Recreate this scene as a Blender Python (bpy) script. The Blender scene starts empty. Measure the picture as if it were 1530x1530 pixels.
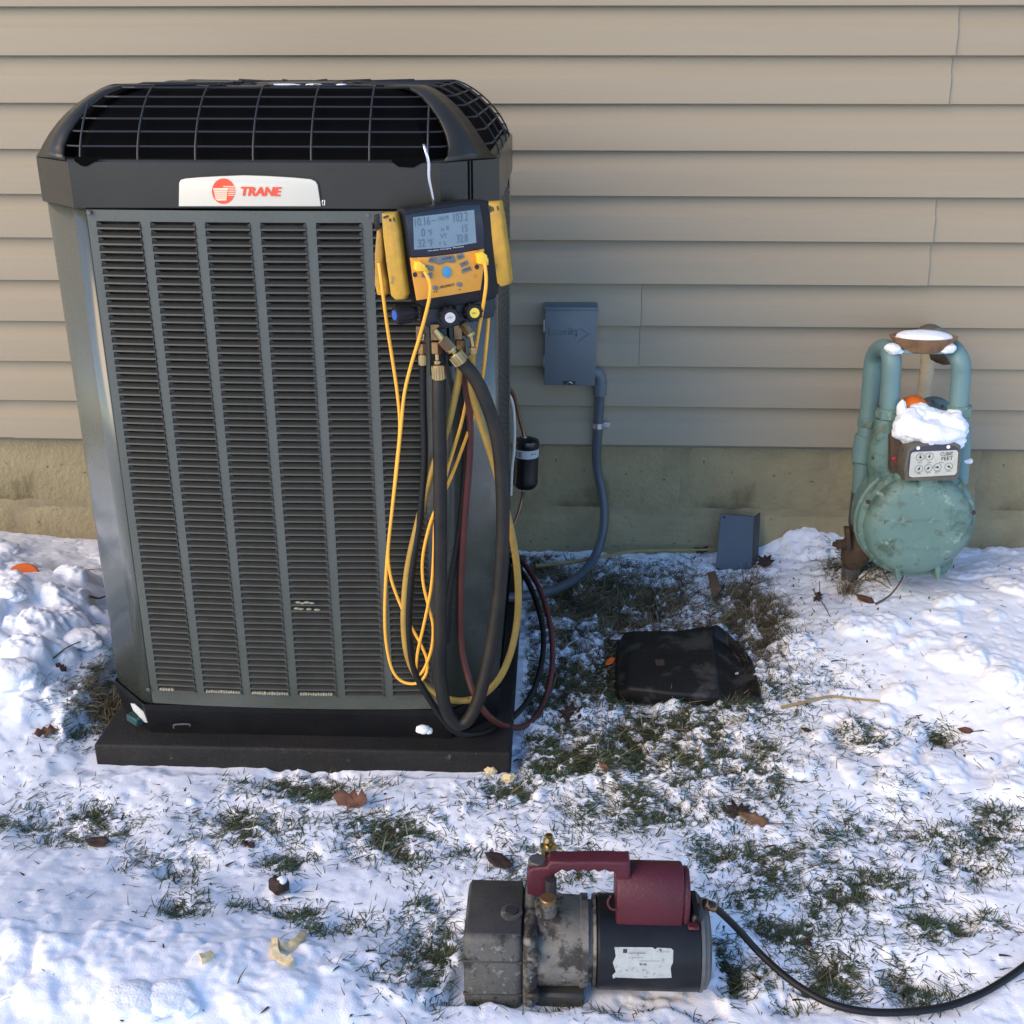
import bpy, bmesh, math, random
import numpy as np
from mathutils import Vector, Matrix, noise as mnoise
R = math.radians
random.seed(7)
C = bpy.context.scene.collection
sc = bpy.context.scene
# ------------------------------------------------------------------ camera
FPX, PITCH, YAW, CAM = 1700.0, R(21.8), R(2.1), Vector((0, -2.9, 1.30))
fw = Vector((-math.sin(YAW)*math.cos(PITCH), math.cos(YAW)*math.cos(PITCH), -math.sin(PITCH)))
rt = Vector((math.cos(YAW), math.sin(YAW), 0)); up = rt.cross(fw)
cd = bpy.data.cameras.new('camera'); cam = bpy.data.objects.new('camera', cd); C.objects.link(cam)
cam.matrix_world = Matrix.Translation(CAM) @ Matrix((rt, up, -fw)).transposed().to_4x4()
cd.sensor_width = 36; cd.lens = 36*FPX/1530; cd.clip_start = .05; cd.clip_end = 500
sc.camera = cam
# ------------------------------------------------------------------ sky, sun, exposure
SUN_AZ, SUN_EL = R(50), R(28)            # azimuth left of straight-behind-the-camera
w = bpy.data.worlds.new('World'); sc.world = w; w.use_nodes = True
nt = w.node_tree; bg = nt.nodes['Background']
sky = nt.nodes.new('ShaderNodeTexSky'); sky.sky_type = 'NISHITA'; sky.sun_disc = False
sky.sun_elevation = SUN_EL; sky.sun_rotation = math.pi+SUN_AZ
nt.links.new(sky.outputs[0], bg.inputs[0]); bg.inputs[1].default_value = .15; sky.ozone_density = 4.0; sky.dust_density = .2
sd = bpy.data.lights.new('sun', 'SUN'); sd.energy = 1.45; sd.angle = R(46); sd.color = (1, .68, .30)
so = bpy.data.objects.new('sun', sd); C.objects.link(so)
tosun = Vector((-math.sin(SUN_AZ)*math.cos(SUN_EL), -math.cos(SUN_AZ)*math.cos(SUN_EL), math.sin(SUN_EL)))
so.rotation_euler = tosun.to_track_quat('Z', 'Y').to_euler(); so.location = tosun*6+Vector((0, 0, 2))
sc.view_settings.view_transform = 'Standard'; sc.view_settings.look = 'None'
sc.view_settings.exposure = 1.28; sc.view_settings.gamma = 1

# ------------------------------------------------------------------ helpers
def ray(px, py): return fw*FPX+rt*(px-765)-up*(py-765)
def at(px, py, y):
    d = ray(px, py); return CAM+d*((y-CAM.y)/d.y)
def atz(px, py, z):
    d = ray(px, py); return CAM+d*((z-CAM.z)/d.z)
def atp(px, py, O, n):
    d = ray(px, py); return CAM+d*((O-CAM).dot(n)/d.dot(n))

def catmull(P, k=6, closed=False):
    P = [Vector(p) for p in P]; out = []
    n = len(P)
    for i in range(n-1):
        p0 = P[i-1] if i else P[0]*2-P[1]
        p1, p2 = P[i], P[i+1]
        p3 = P[i+2] if i+2 < n else P[-1]*2-P[-2]
        for j in range(k):
            t = j/k
            out.append(.5*((2*p1)+(p2-p0)*t+(2*p0-5*p1+4*p2-p3)*t*t+(3*p1-p0-3*p2+p3)*t**3))
    out.append(P[-1]); return out

class MB:
    def __init__(s): s.bm = bmesh.new()
    def box(s, lo, hi, bev=0, M=None, seg=1):
        lo, hi = Vector(lo), Vector(hi); c = (lo+hi)/2; d = hi-lo
        b = bmesh.new(); bmesh.ops.create_cube(b, size=1)
        for v in b.verts: v.co = Vector((v.co.x*d.x, v.co.y*d.y, v.co.z*d.z))+c
        if bev: bmesh.ops.bevel(b, geom=b.edges[:], offset=bev, segments=seg, affect='EDGES', profile=.5)
        if M: b.transform(M)
        s.merge(b); return s
    def merge(s, b):
        me = bpy.data.meshes.new('t'); b.to_mesh(me); b.free(); s.bm.from_mesh(me); bpy.data.meshes.remove(me)
    def faces(s, V, F):
        vs = [s.bm.verts.new(v) for v in V]
        for f in F:
            try: s.bm.faces.new([vs[i] for i in f])
            except ValueError: pass
        return s
    def prism(s, P, vec, bev=0, seg=2):
        b = bmesh.new(); vec = Vector(vec)
        a = [b.verts.new(p) for p in P]; c = [b.verts.new(Vector(p)+vec) for p in P]; n = len(P)
        f0 = b.faces.new(a); f1 = b.faces.new(c[::-1])
        for i in range(n): b.faces.new((a[i], a[(i+1) % n], c[(i+1) % n], c[i]))
        bmesh.ops.recalc_face_normals(b, faces=b.faces[:])
        if bev: bmesh.ops.bevel(b, geom=list(f0.edges)+list(f1.edges), offset=bev, segments=seg, affect='EDGES', profile=.5)
        s.merge(b); return s
    def tube(s, P, r, seg=10, k=6, cap=True, raw=False):
        P = [Vector(p) for p in P] if raw else catmull(P, k)
        rr = r if callable(r) else (lambda t: r)
        T = []
        n = len(P)
        for i in range(n):
            T.append((P[min(i+1, n-1)]-P[max(i-1, 0)]).normalized())
        N = T[0].orthogonal().normalized(); rings = []
        for i in range(n):
            N = (N-T[i]*N.dot(T[i]))
            N = N.normalized() if N.length > 1e-6 else T[i].orthogonal().normalized()
            B = T[i].cross(N); q = rr(i/(n-1))
            rings.append([s.bm.verts.new(P[i]+(N*math.cos(2*math.pi*j/seg)+B*math.sin(2*math.pi*j/seg))*q) for j in range(seg)])
        for i in range(n-1):
            for j in range(seg):
                s.bm.faces.new((rings[i][j], rings[i][(j+1) % seg], rings[i+1][(j+1) % seg], rings[i+1][j]))
        if cap: s.bm.faces.new(rings[0][::-1]); s.bm.faces.new(rings[-1])
        return s
    def lathe(s, prof, O, axis, seg=28, ref=None, flat=None):
        """prof: (radius, height along axis)"""
        O = Vector(O); A = Vector(axis).normalized(); X = (Vector(ref) if ref else A.orthogonal()).normalized(); Y = A.cross(X)
        rings = []
        for r, h in prof:
            if r < 1e-6: rings.append([s.bm.verts.new(O+A*h)])
            else: rings.append([s.bm.verts.new(O+A*h+(X*math.cos(2*math.pi*j/seg)+Y*math.sin(2*math.pi*j/seg)*(flat or 1))*r) for j in range(seg)])
        for a, b in zip(rings, rings[1:]):
            for j in range(seg):
                k = (j+1) % seg
                if len(a) == 1 and len(b) == 1: continue
                if len(a) == 1: s.bm.faces.new((a[0], b[k], b[j]))
                elif len(b) == 1: s.bm.faces.new((a[j], a[k], b[0]))
                else: s.bm.faces.new((a[j], a[k], b[k], b[j]))
        if len(rings[0]) > 1: s.bm.faces.new(rings[0][::-1])
        if len(rings[-1]) > 1: s.bm.faces.new(rings[-1])
        return s
    def cyl(s, p, q, r, seg=20, r2=None, bev=0):
        p, q = Vector(p), Vector(q); h = (q-p).length; r2 = r if r2 is None else r2
        pr = [(r, 0), (r2, h)] if not bev else [(r-bev, 0), (r, bev), (r2, h-bev), (r2-bev, h)]
        return s.lathe(pr, p, q-p, seg)
    def blob(s, c, rad, amp=.15, sc_=3.0, sub=3, seed=0, M=None):
        b = bmesh.new(); bmesh.ops.create_icosphere(b, subdivisions=sub, radius=1)
        o = Vector((seed*7.1, seed*3.3, seed*1.7))
        for v in b.verts:
            d = v.co.normalized(); k = 1+amp*(mnoise.noise(d*sc_*.5+o)*1.3+mnoise.noise(d*sc_+o)*.7+mnoise.noise(d*sc_*3+o)*.3+(mnoise.noise(d*sc_*6+o)*.22+mnoise.noise(d*sc_*11+o)*.15 if sub > 3 else 0))
            v.co = Vector((d.x*rad[0], d.y*rad[1], d.z*rad[2]))*k
            if M: v.co = M @ v.co
            v.co += Vector(c)
        s.merge(b); return s
    def build(s, name, m, parent=None, smooth=40, origin=None, kind=None, keep=False):
        me = bpy.data.meshes.new(name)
        bmesh.ops.recalc_face_normals(s.bm, faces=s.bm.faces[:])
        O = Vector(origin) if origin is not None else Vector()
        Mi = (WM[parent].inverted() if parent else Matrix())
        s.bm.transform(Mi @ Matrix.Identity(4) if parent else Matrix.Translation(-O))
        s.bm.to_mesh(me); s.bm.free()
        me.materials.append(m)
        if smooth:
            me.shade_smooth(); me.set_sharp_from_angle(angle=R(smooth))
        o = bpy.data.objects.new(name, me); C.objects.link(o)
        if parent: o.parent = parent; WM[o] = WM[parent]
        else: o.location = O; WM[o] = Matrix.Translation(O)
        if kind: o['kind'] = kind
        return o
WM = {}
def tag(o, label, cat, group=None):
    o['label'] = label; o['category'] = cat
    if group: o['group'] = group
    return o
def thing(name, label, cat, loc, group=None, M=None):
    o = bpy.data.objects.new(name, None); C.objects.link(o); o.empty_display_size = .05
    m = M or Matrix.Translation(Vector(loc)); o.matrix_world = m; WM[o] = m.copy()
    return tag(o, label, cat, group)
def text(body, A, B, upv, m, parent, name='lettering', h=None, shear=0, bold=0, ext=.0004, lift=.0006, fat=0):
    cu = bpy.data.curves.new('t', 'FONT'); cu.body = body; cu.size = 1; cu.extrude = .0; cu.shear = shear; cu.offset = bold; cu.resolution_u = 3
    ob = bpy.data.objects.new('t', cu); C.objects.link(ob)
    me = bpy.data.meshes.new_from_object(ob.evaluated_get(bpy.context.evaluated_depsgraph_get()))
    bpy.data.objects.remove(ob); bpy.data.curves.remove(cu)
    xs = [v.co.x for v in me.vertices]; ys = [v.co.y for v in me.vertices]
    x0, x1, y0, y1 = min(xs), max(xs), min(ys), max(ys)
    A, B = Vector(A), Vector(B); X = (B-A); W = X.length; X.normalize()
    U = Vector(upv); U = (U-X*U.dot(X)).normalized(); N = X.cross(U)
    H = h or W*(y1-y0)/(x1-x0)
    b = MB(); b.bm.from_mesh(me); bpy.data.meshes.remove(me)
    b.bm.verts.index_update()
    for v in b.bm.verts:
        v.co = A+X*((v.co.x-x0)/(x1-x0)*W)+U*((v.co.y-y0)/(y1-y0)*H)+N*(lift)
    if fat:
        V = [v.co.copy() for v in b.bm.verts]; F = [[v.index for v in f.verts] for f in b.bm.faces]
        for k, (dx, dz) in enumerate(((1, 0), (-1, 0), (.5, .7), (-.5, -.7))): b.faces([v+X*dx*fat+U*dz*fat*.6+N*.00012*(k+1) for v in V], F)
    return b.build(name, m, parent, smooth=0)

# ------------------------------------------------------------------ materials
def M_(name, c, c2=None, scale=8, rough=.5, metal=0, bump=0, bscale=60, spots=None, spot_s=25, spot_t=.62, stretch=None, rvar=0, spec=.5, sss=0, coat=0, island=None, emit=None):
    m = bpy.data.materials.new(name); m.use_nodes = True; t = m.node_tree; N = t.nodes; L = t.links
    p = N['Principled BSDF']; p.inputs['Roughness'].default_value = rough; p.inputs['Metallic'].default_value = metal
    p.inputs['Specular IOR Level'].default_value = spec
    if coat: p.inputs['Coat Weight'].default_value = coat; p.inputs['Coat Roughness'].default_value = .15
    co = N.new('ShaderNodeTexCoord'); vec = co.outputs['Object']
    if stretch:
        mp = N.new('ShaderNodeMapping'); mp.inputs['Scale'].default_value = stretch; L.new(vec, mp.inputs[0]); vec = mp.outputs[0]
    def noi(s, d=4, r=.6):
        n = N.new('ShaderNodeTexNoise'); n.inputs['Scale'].default_value = s; n.inputs['Detail'].default_value = d; n.inputs['Roughness'].default_value = r
        L.new(vec, n.inputs['Vector']); return n.outputs['Fac']
    def ramp(f, a, b):
        r = N.new('ShaderNodeMapRange'); r.inputs[1].default_value = a; r.inputs[2].default_value = b; L.new(f, r.inputs[0]); return r.outputs[0]
    def mix(f, a, b):
        x = N.new('ShaderNodeMix'); x.data_type = 'RGBA'
        if f is not None: L.new(f, x.inputs[0])
        for s_, i in ((a, 6), (b, 7)):
            if isinstance(s_, tuple): x.inputs[i].default_value = (*s_, 1)
            else: L.new(s_, x.inputs[i])
        return x.outputs[2]
    col = c
    if c2: col = mix(ramp(noi(scale), .35, .65), c, c2)
    if island:
        g = N.new('ShaderNodeNewGeometry'); r = N.new('ShaderNodeValToRGB'); L.new(g.outputs['Random Per Island'], r.inputs[0])
        r.color_ramp.interpolation = 'LINEAR'
        while len(r.color_ramp.elements) < len(island): r.color_ramp.elements.new(.5)
        for i, q in enumerate(island): r.color_ramp.elements[i].position = i/(len(island)-1); r.color_ramp.elements[i].color = (*q, 1)
        col = r.outputs[0]
    if spots:
        for (sc_, ss, tt) in (spots if isinstance(spots, list) else [(spots, spot_s, spot_t)]):
            col = mix(ramp(noi(ss, 5, .65), tt, tt+.09), col, sc_)
    if isinstance(col, tuple): p.inputs['Base Color'].default_value = (*col, 1)
    else: L.new(col, p.inputs['Base Color'])
    if rvar:
        r = N.new('ShaderNodeMapRange'); r.inputs[1].default_value = .3; r.inputs[2].default_value = .7; r.inputs[3].default_value = rough-rvar; r.inputs[4].default_value = rough+rvar
        L.new(noi(14), r.inputs[0]); L.new(r.outputs[0], p.inputs['Roughness'])
    if bump:
        bp = N.new('ShaderNodeBump'); bp.inputs['Strength'].default_value = 1; bp.inputs['Distance'].default_value = bump
        L.new(noi(bscale, 6, .65), bp.inputs['Height']); L.new(bp.outputs[0], p.inputs['Normal'])
    if sss:
        p.inputs['Subsurface Weight'].default_value = sss; p.inputs['Subsurface Radius'].default_value = (1, 1, 1.1); p.inputs['Subsurface Scale'].default_value = .006
    return m
m_siding = M_('vinyl_siding', (0.298, 0.252, 0.181), (0.284, 0.239, 0.171), 3, .55, bump=.0006, bscale=22, stretch=(.25, 1, 6), spec=.35)
m_block = M_('painted_block', (0.33, 0.282, 0.172), (0.25, 0.212, 0.128), 5, .9, bump=.007, bscale=55, spots=[((.17, .14, .08), 4, .56), ((.06, .05, .03), 38, .64), ((.36, .32, .21), 50, .66)], spec=.2)
m_mortar = M_('mortar', (0.315, 0.268, 0.17), (0.24, 0.203, 0.128), 12, .95, bump=.003, bscale=90, spec=.2)
m_sheath = M_('wall_core', (.2, .18, .15), rough=.9)
m_soil = M_('soil', (0.055, 0.048, 0.028), (0.045, 0.058, 0.03), 9, .95, bump=.012, bscale=45, spots=[((.13, .11, .065), 60, .56), ((.024, .036, .016), 30, .54), ((.50, .53, .58), 75, .565)], spec=.15)
m_snow = M_('snow', (.84, .87, .93), (.80, .83, .90), 5, .62, bump=.0010, bscale=330, spec=.3)
m_snowc = M_('snow_clod', (.84, .87, .93), (.81, .84, .90), 20, .62, bump=.0030, bscale=130, spec=.3)
m_gray = M_('gray_paint', (0.068, 0.075, 0.062), (0.06, 0.067, 0.055), 9, .28, coat=.5, rvar=.03)
m_gray_shaded = M_('gray_paint_shaded', (0.044, 0.045, 0.04), (0.033, 0.034, 0.031), 30, .42, spots=(.11, .105, .085), spot_s=160, spot_t=.72)  # panel paint darkened to imitate the shade on the louver fins
m_band = M_('band_plastic', (.0175, .0160, .0120), (.021, .0192, .0145), 12, .30, rvar=.04, spec=.42)
m_wire = M_('wire_coating', (.022, .023, .026), rough=.45, spec=.35)
m_coil = M_('dusty_coil', (0.036, 0.034, 0.031), (0.024, 0.023, 0.021), 60, .85, bump=.002, bscale=300, spec=.1)
m_void = M_('clip_and_shade_black', (.003, .003, .0035), rough=.9, spec=.03)  # black of clips, gaps and grooves; on the dome liner, painted shade
m_base = M_('base_pan_plastic', (.0055, .0058, .007), (.008, .008, .009), 20, .5, spec=.22, bump=.0006, bscale=150)
m_pad = M_('pad_plastic', (.012, .0115, .0115), (.020, .0185, .017), 9, .62, spec=.25, bump=.002, bscale=120, spots=(.09, .085, .075), spot_s=55, spot_t=.66)
m_plate = M_('badge_white', (.60, .565, .47), rough=.25, coat=.3)
m_red = M_('logo_red', (.80, .075, .025), rough=.3)
m_cream = M_('logo_cream', (.80, .62, .45), rough=.3)
m_frost = M_('old_frost', (.30, .28, .21), (.22, .20, .15), 200, .8, bump=.001, bscale=300)
m_teal = M_('teal_rubber', (0.015, 0.06, 0.06), rough=.6)
m_clip = M_('white_plastic', (.62, .60, .54), rough=.4)
m_chrome = M_('chrome', (.75, .75, .77), rough=.14, metal=1)
m_boot = M_('black_rubber', (0.0084, 0.0084, 0.0096), (0.012, 0.0114, 0.0126), 30, .55, spec=.3, bump=.0005, bscale=200)
m_bezel = M_('navy_bezel', (0.0084, 0.0108, 0.0228), rough=.25)
m_lcd = M_('lcd_glass', (0.1615, 0.2295, 0.2805), (0.187, 0.255, 0.289), 9, .15)
m_seg = M_('lcd_segment', (0.085, 0.125, 0.16), rough=.3)
m_yel = M_('yellow_faceplate', (0.72, 0.324, 0.0405), (0.648, 0.279, 0.0315), 20, .42, spots=(.35, .16, .04), spot_s=60, spot_t=.68)
m_plug = M_('yellow_plug', (.92, .55, .03), rough=.4)
m_clamp = M_('worn_yellow', (0.52, 0.29, 0.022), (0.34, 0.19, 0.025), 22, .5, bump=.0008, bscale=120, spots=(.20, .14, .05), spot_s=45, spot_t=.60)
m_cable = M_('orange_cable', (.88, .42, .045), rough=.45)
m_key = M_('gray_key', (0.13, 0.143, 0.156), rough=.5)
m_blue = M_('blue_key', (.05, .26, .47), rough=.4)
m_dark = M_('dark_print', (.02, .018, .02), rough=.6)
m_whitep = M_('white_print', (.7, .7, .7), rough=.6)
m_navy = M_('navy_metal', (0.0168, 0.0204, 0.0288), (0.024, 0.0276, 0.036), 20, .4, metal=.4)
m_bluecap = M_('blue_cap', (.03, .10, .42), rough=.3)
m_yelcap = M_('yellow_cap', (.80, .58, .06), rough=.4)
m_brass = M_('brass', (0.528, 0.4, 0.192), (0.416, 0.304, 0.136), 50, .28, metal=1, spots=(.30, .17, .08), spot_s=70, spot_t=.6)
m_brassd = M_('brown_brass', (0.266, 0.168, 0.084), (0.196, 0.119, 0.063), 50, .4, metal=.9)
m_hose = M_('black_hose', (0.0091, 0.0091, 0.0098), (0.021, 0.0182, 0.014), 18, .5, spec=.3, bump=.0008, bscale=140)
m_hose2 = M_('thin_black_hose', (0.006, 0.0072, 0.0084), rough=.5, spec=.3)
m_hosey = M_('yellow_hose', (0.384, 0.24, 0.044), (0.288, 0.176, 0.04), 20, .5, spots=(.16, .10, .04), spot_s=50, spot_t=.62)
m_hoser = M_('red_hose', (0.1125, 0.024, 0.0195), (0.0825, 0.0195, 0.0165), 20, .5)
m_steelg = M_('gray_steel', (.120, .140, .158), (.110, .129, .148), 8, .45, metal=.0, bump=.0005, bscale=10, rvar=.06)
m_conduit = M_('gray_conduit', (0.075, 0.093, 0.12), (0.063, 0.078, 0.102), 10, .38)
m_zinc = M_('zinc', (.55, .56, .58), (.42, .43, .46), 60, .35, metal=.9)
m_copper = M_('copper', (0.294, 0.14, 0.077), (0.231, 0.175, 0.14), 60, .4, metal=.9)
m_black = M_('black_paint', (0.0072, 0.0078, 0.0096), rough=.3, coat=.2)
m_label = M_('paper_label', (0.46, 0.47, 0.5), rough=.6)
m_meter = M_('meter_paint', (0.0975, 0.1794, 0.1599), (0.1287, 0.2145, 0.1872), 10, .55, bump=.0012, bscale=90, spots=[((.055, .10, .08), 9, .52), ((.09, .12, .085), 26, .56), ((.22, .32, .27), 34, .60), ((.035, .045, .03), 48, .63)])
m_pipe = M_('pipe_paint', (0.116, 0.216, 0.228), (0.136, 0.232, 0.232), 12, .5, bump=.001, bscale=80, spots=[((.10, .10, .07), 30, .66), ((.16, .08, .04), 40, .72)])
m_index = M_('index_cover', (0.1125, 0.1087, 0.08625), (0.0825, 0.075, 0.06), 25, .5, spots=(.06, .04, .03), spot_s=40, spot_t=.6)
m_indexw = M_('index_window', (.045, .045, .07), rough=.2)
m_dial = M_('dial_plate', (0.51, 0.5175, 0.465), (0.45, 0.45, 0.39), 30, .45, spots=[((.33, .31, .24), 60, .58)])
m_rust = M_('rusty_iron', (0.051, 0.033, 0.021), (0.078, 0.045, 0.027), 30, .8, bump=.002, bscale=110, spots=(.18, .075, .04), spot_s=50, spot_t=.6)
m_creamp = M_('cream_pipe', (0.39, 0.345, 0.2475), (0.3375, 0.2925, 0.2025), 20, .6, spots=(.25, .10, .05), spot_s=35, spot_t=.63)
m_bark = M_('brown_bowl', (0.26, 0.145, 0.07), (0.17, 0.09, 0.045), 40, .8, bump=.003, bscale=90)
m_orange = M_('orange_plastic', (0.704, 0.136, 0.0096), rough=.45)
m_regul = M_('regulator_paint', (0.0595, 0.119, 0.1505), (0.077, 0.14, 0.161), 20, .55)
m_ring = M_('red_seal', (0.33, 0.012, 0.012), rough=.4)
m_coverp = M_('blue_gray_cover', (0.045, 0.063, 0.096), (0.039, 0.054, 0.084), 8, .42)
m_coverp2 = M_('blue_gray_flange', (0.033, 0.036, 0.045), rough=.55)
m_lid = M_('black_lid', (0.007, 0.0065, 0.00675), (0.01, 0.009, 0.009), 18, .52, spec=.35, bump=.001, bscale=120, spots=[((.045, .042, .038), 12, .52), ((.40, .41, .43), 150, .70)])
m_alu = M_('cast_aluminium', (0.18, 0.1728, 0.1548), (0.108, 0.103, 0.0936), 14, .55, metal=.35, bump=.0012, bscale=160, spots=[((.035, .031, .027), 20, .50), ((.022, .02, .018), 60, .56), ((.26, .25, .22), 90, .62)])
m_alud = M_('dirty_cast_case', (0.102, 0.09775, 0.08925), (0.06375, 0.0612, 0.0561), 18, .6, metal=.2, bump=.0015, bscale=160, spots=[((.022, .02, .018), 24, .50), ((.20, .19, .165), 70, .57), ((.018, .016, .015), 110, .60)])
m_alut = M_('dark_case_top', (.030, .029, .027), (.044, .042, .038), 22, .55, bump=.001, bscale=160, spots=(.025, .022, .02), spot_s=50, spot_t=.6)
m_motor = M_('motor_black', (0.0030, 0.0034, 0.0050), (0.006, 0.007, 0.0105), 15, .42, spec=.3, spots=(.05, .045, .04), spot_s=60, spot_t=.70)
m_maroon = M_('maroon_plastic', (0.072, 0.0105, 0.019), (0.062, 0.009, 0.0165), 20, .38, bump=.0012, bscale=260, rvar=.06, spots=(.03, .012, .014), spot_s=30, spot_t=.62, spec=.35)
m_sticker = M_('worn_sticker', (0.3744, 0.4104, 0.4104), (0.3168, 0.3456, 0.3456), 60, .5, spots=[((.06, .05, .045), 130, .60), ((.22, .2, .19), 70, .57)])
m_bell = M_('gray_end_bell', (0.12, 0.123, 0.12), (0.072, 0.072, 0.072), 30, .5, metal=.4)
m_cord = M_('black_cord', (0.0063, 0.007, 0.0084), rough=.5, spec=.3)
m_leaf = M_('brown_leaf', (0.124, 0.0527, 0.0279), (0.0806, 0.031, 0.01736), 40, .7, bump=.001, bscale=120)
m_leafd = M_('dark_leaf', (0.027, 0.0132, 0.0108), (0.042, 0.021, 0.015), 40, .75, bump=.001, bscale=120)
m_leaft = M_('tan_leaf', (0.2232, 0.124, 0.062), (0.1612, 0.0806, 0.0372), 40, .75, bump=.001, bscale=120)
m_twig = M_('twig', (0.072, 0.048, 0.03), (0.12, 0.084, 0.054), 40, .85)
m_straw = M_('straw', (0.36, 0.265, 0.11), (0.27, 0.19, 0.075), 30, .8)
m_foam = M_('foam_peel', (0.624, 0.48, 0.256), (0.68, 0.576, 0.36), 30, .7, spots=(.75, .36, .12), spot_s=40, spot_t=.60, bump=.002, bscale=120)
m_wood = M_('wood_chip', (0.18, 0.108, 0.06), (0.132, 0.078, 0.042), 40, .8)
m_grass = M_('grass_green', (.05, .08, .03), island=[(.022, .044, .022), (.038, .068, .034), (.055, .088, .040), (.15, .13, .07)], rough=.55, spec=.3)
m_dead = M_('grass_dead', (.2, .15, .08), island=[(.05, .037, .022), (.12, .088, .050), (.21, .16, .092), (.34, .275, .165), (.06, .066, .032)], rough=.8, spec=.2)
m_debris = M_('debris', (.1, .06, .04), island=[(.02, .013, .01), (.05, .03, .02), (.09, .06, .036), (.03, .03, .016)], rough=.85, spec=.2)

# ------------------------------------------------------------------ house wall
XL, XR = -4.2, 4.2
p_c, Z0 = .10653, 1.409
wall = thing('siding_wall', 'beige horizontal vinyl siding wall above the concrete block foundation', 'wall', (0, 0, .344))
sx = {1: at(1430, 50, -.014).x, 2: at(1420, 120, -.014).x, 5: at(1396, 330, -.014).x, 6: at(1388, 395, -.014).x, 7: at(958, 458, -.014).x, 8: at(955, 520, -.014).x}
prof = [(-.004, 0), (-.0190, 0), (-.0215, .0015), (-.0212, .004), (-.0175, .056), (-.0160, .0605), (-.0115, .067), (-.0062, .078), (-.0042, .092), (-.0035, .1085)]
def plank(i, xa, xb, lift):
    zb = Z0-p_c*i; b = MB(); n = max(2, int((xb-xa)/.06)); xs = [xa+(xb-xa)*k/n for k in range(n+1)]
    V, F = [], []; m = len(prof)
    for x in xs:
        for (y, z) in prof:
            dy = (mnoise.noise(Vector((x*1.7, i*5.3, 2.1)))*.0012+mnoise.noise(Vector((x*.5, i*9.3, .1)))*.001) if z > .004 else 0
            dz = mnoise.noise(Vector((x*.8, i*3.1, 7)))*.0012
            V.append((x, y+dy+lift, zb+z+dz))
    for a in range(n):
        for c in range(m-1): F.append((a*m+c, (a+1)*m+c, (a+1)*m+c+1, a*m+c+1))
    if lift:      # lapped end of the overlapping length
        k = len(V); V += [(xa, y+lift+.0062, zb+z) for (y, z) in prof]
        F += [(c, c+1, k+c+1, k+c) for c in range(m-1)]
    b.faces(V, F).build('siding_plank', m_siding, wall, smooth=30)
for i in range(-11, 11):
    cuts = [XL]
    if i in sx: cuts += ([sx[i]-3.0] if sx[i]-3.0 > XL else [])+[sx[i]]+([sx[i]+2.4] if sx[i]+2.4 < XR else [])
    else:
        a = 1.9+(.37*(i//2) % 1.1); cuts += [a-4.1, a] if i >= 0 else [a-2.6, a]
    cuts.append(XR)
    for k in range(len(cuts)-1): plank(i, cuts[k]+(.0005 if k else 0), cuts[k+1]-.0005, -.0042*(k % 2 if len(cuts) > 2 else 0) - (0.0002*(i % 2)))
MB().box((XL, .004, .33), (XR, .18, Z0+p_c*12)).build('wall_core', m_sheath, wall, smooth=0)
MB().box((XL, -.003, .338), (XR, .003, .352)).build('starter_strip', m_sheath, wall, smooth=0)

found = thing('foundation_wall', 'painted concrete block foundation with faint mortar joints under the siding', 'wall', (0, .02, 0))
bl, bh = .398, .203
def block_mesh(seed):
    b = bmesh.new(); nx, nz = 16, 8; V = []
    wx, wz = bl-.010, bh-.010
    for k in range(nz+1):
        for j in range(nx+1):
            u, v = j/nx-.5, k/nz-.5
            e = min(.5-abs(u), (.5-abs(v))*.5)
            y = (.0045 if e < .001 else 0)+mnoise.noise(Vector((u*9+seed*4, v*6, seed)))*.0012
            V.append(b.verts.new((u*wx+mnoise.noise(Vector((u*8, v*8, seed+9)))*.0018, y, v*wz+mnoise.noise(Vector((u*8+40, v*8, seed+9)))*.0018)))
    for k in range(nz):
        for j in range(nx):
            a = k*(nx+1)+j; b.faces.new((V[a], V[a+1], V[a+nx+2], V[a+nx+1]))
    me = bpy.data.meshes.new('concrete_block'); b.to_mesh(me); b.free(); me.materials.append(m_block); me.shade_smooth(); return me
bms = [block_mesh(s) for s in range(5)]
for r_, (zc, x0) in enumerate(((.1415+bh/2, .359), (.1415-bh/2, -1.49+bl*4), (.1415-bh*1.5, .359))):
    for k in range(-11, 11):
        x = x0+bl*(k+.5)
        if not (XL < x < XR): continue
        o = bpy.data.objects.new('concrete_block', bms[(k*3+r_*2) % 5]); C.objects.link(o); o.parent = found
        o.location = (x, .012-.02+random.uniform(-.0006, .0006), zc)
MB().box((XL, .0150, -.32), (XR, .1, .338)).build('mortar', m_mortar, found, smooth=0)

# ------------------------------------------------------------------ ground and snow
rng = np.random.default_rng(3)
TAB = rng.random((256, 256))
def vn(x, y):
    xi = np.floor(x).astype(int); yi = np.floor(y).astype(int); fx = x-xi; fy = y-yi
    fx = fx*fx*(3-2*fx); fy = fy*fy*(3-2*fy)
    a = TAB[xi & 255, yi & 255]; b = TAB[(xi+1) & 255, yi & 255]; c = TAB[xi & 255, (yi+1) & 255]; d = TAB[(xi+1) & 255, (yi+1) & 255]
    return (a+(b-a)*fx)*(1-fy)+(c+(d-c)*fx)*fy-.5
def fbm(x, y, s, o=4, off=0., g=.5):
    t = 0; a = 1; n = 0
    for k in range(o):
        t = t+a*vn(x/s+off+k*17.3, y/s+off*1.7-k*9.1); n += a; a *= g; s *= .5
    return t/n
def G(px, py, z=.01): p = atz(px, py, z); return (p.x, p.y)
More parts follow.
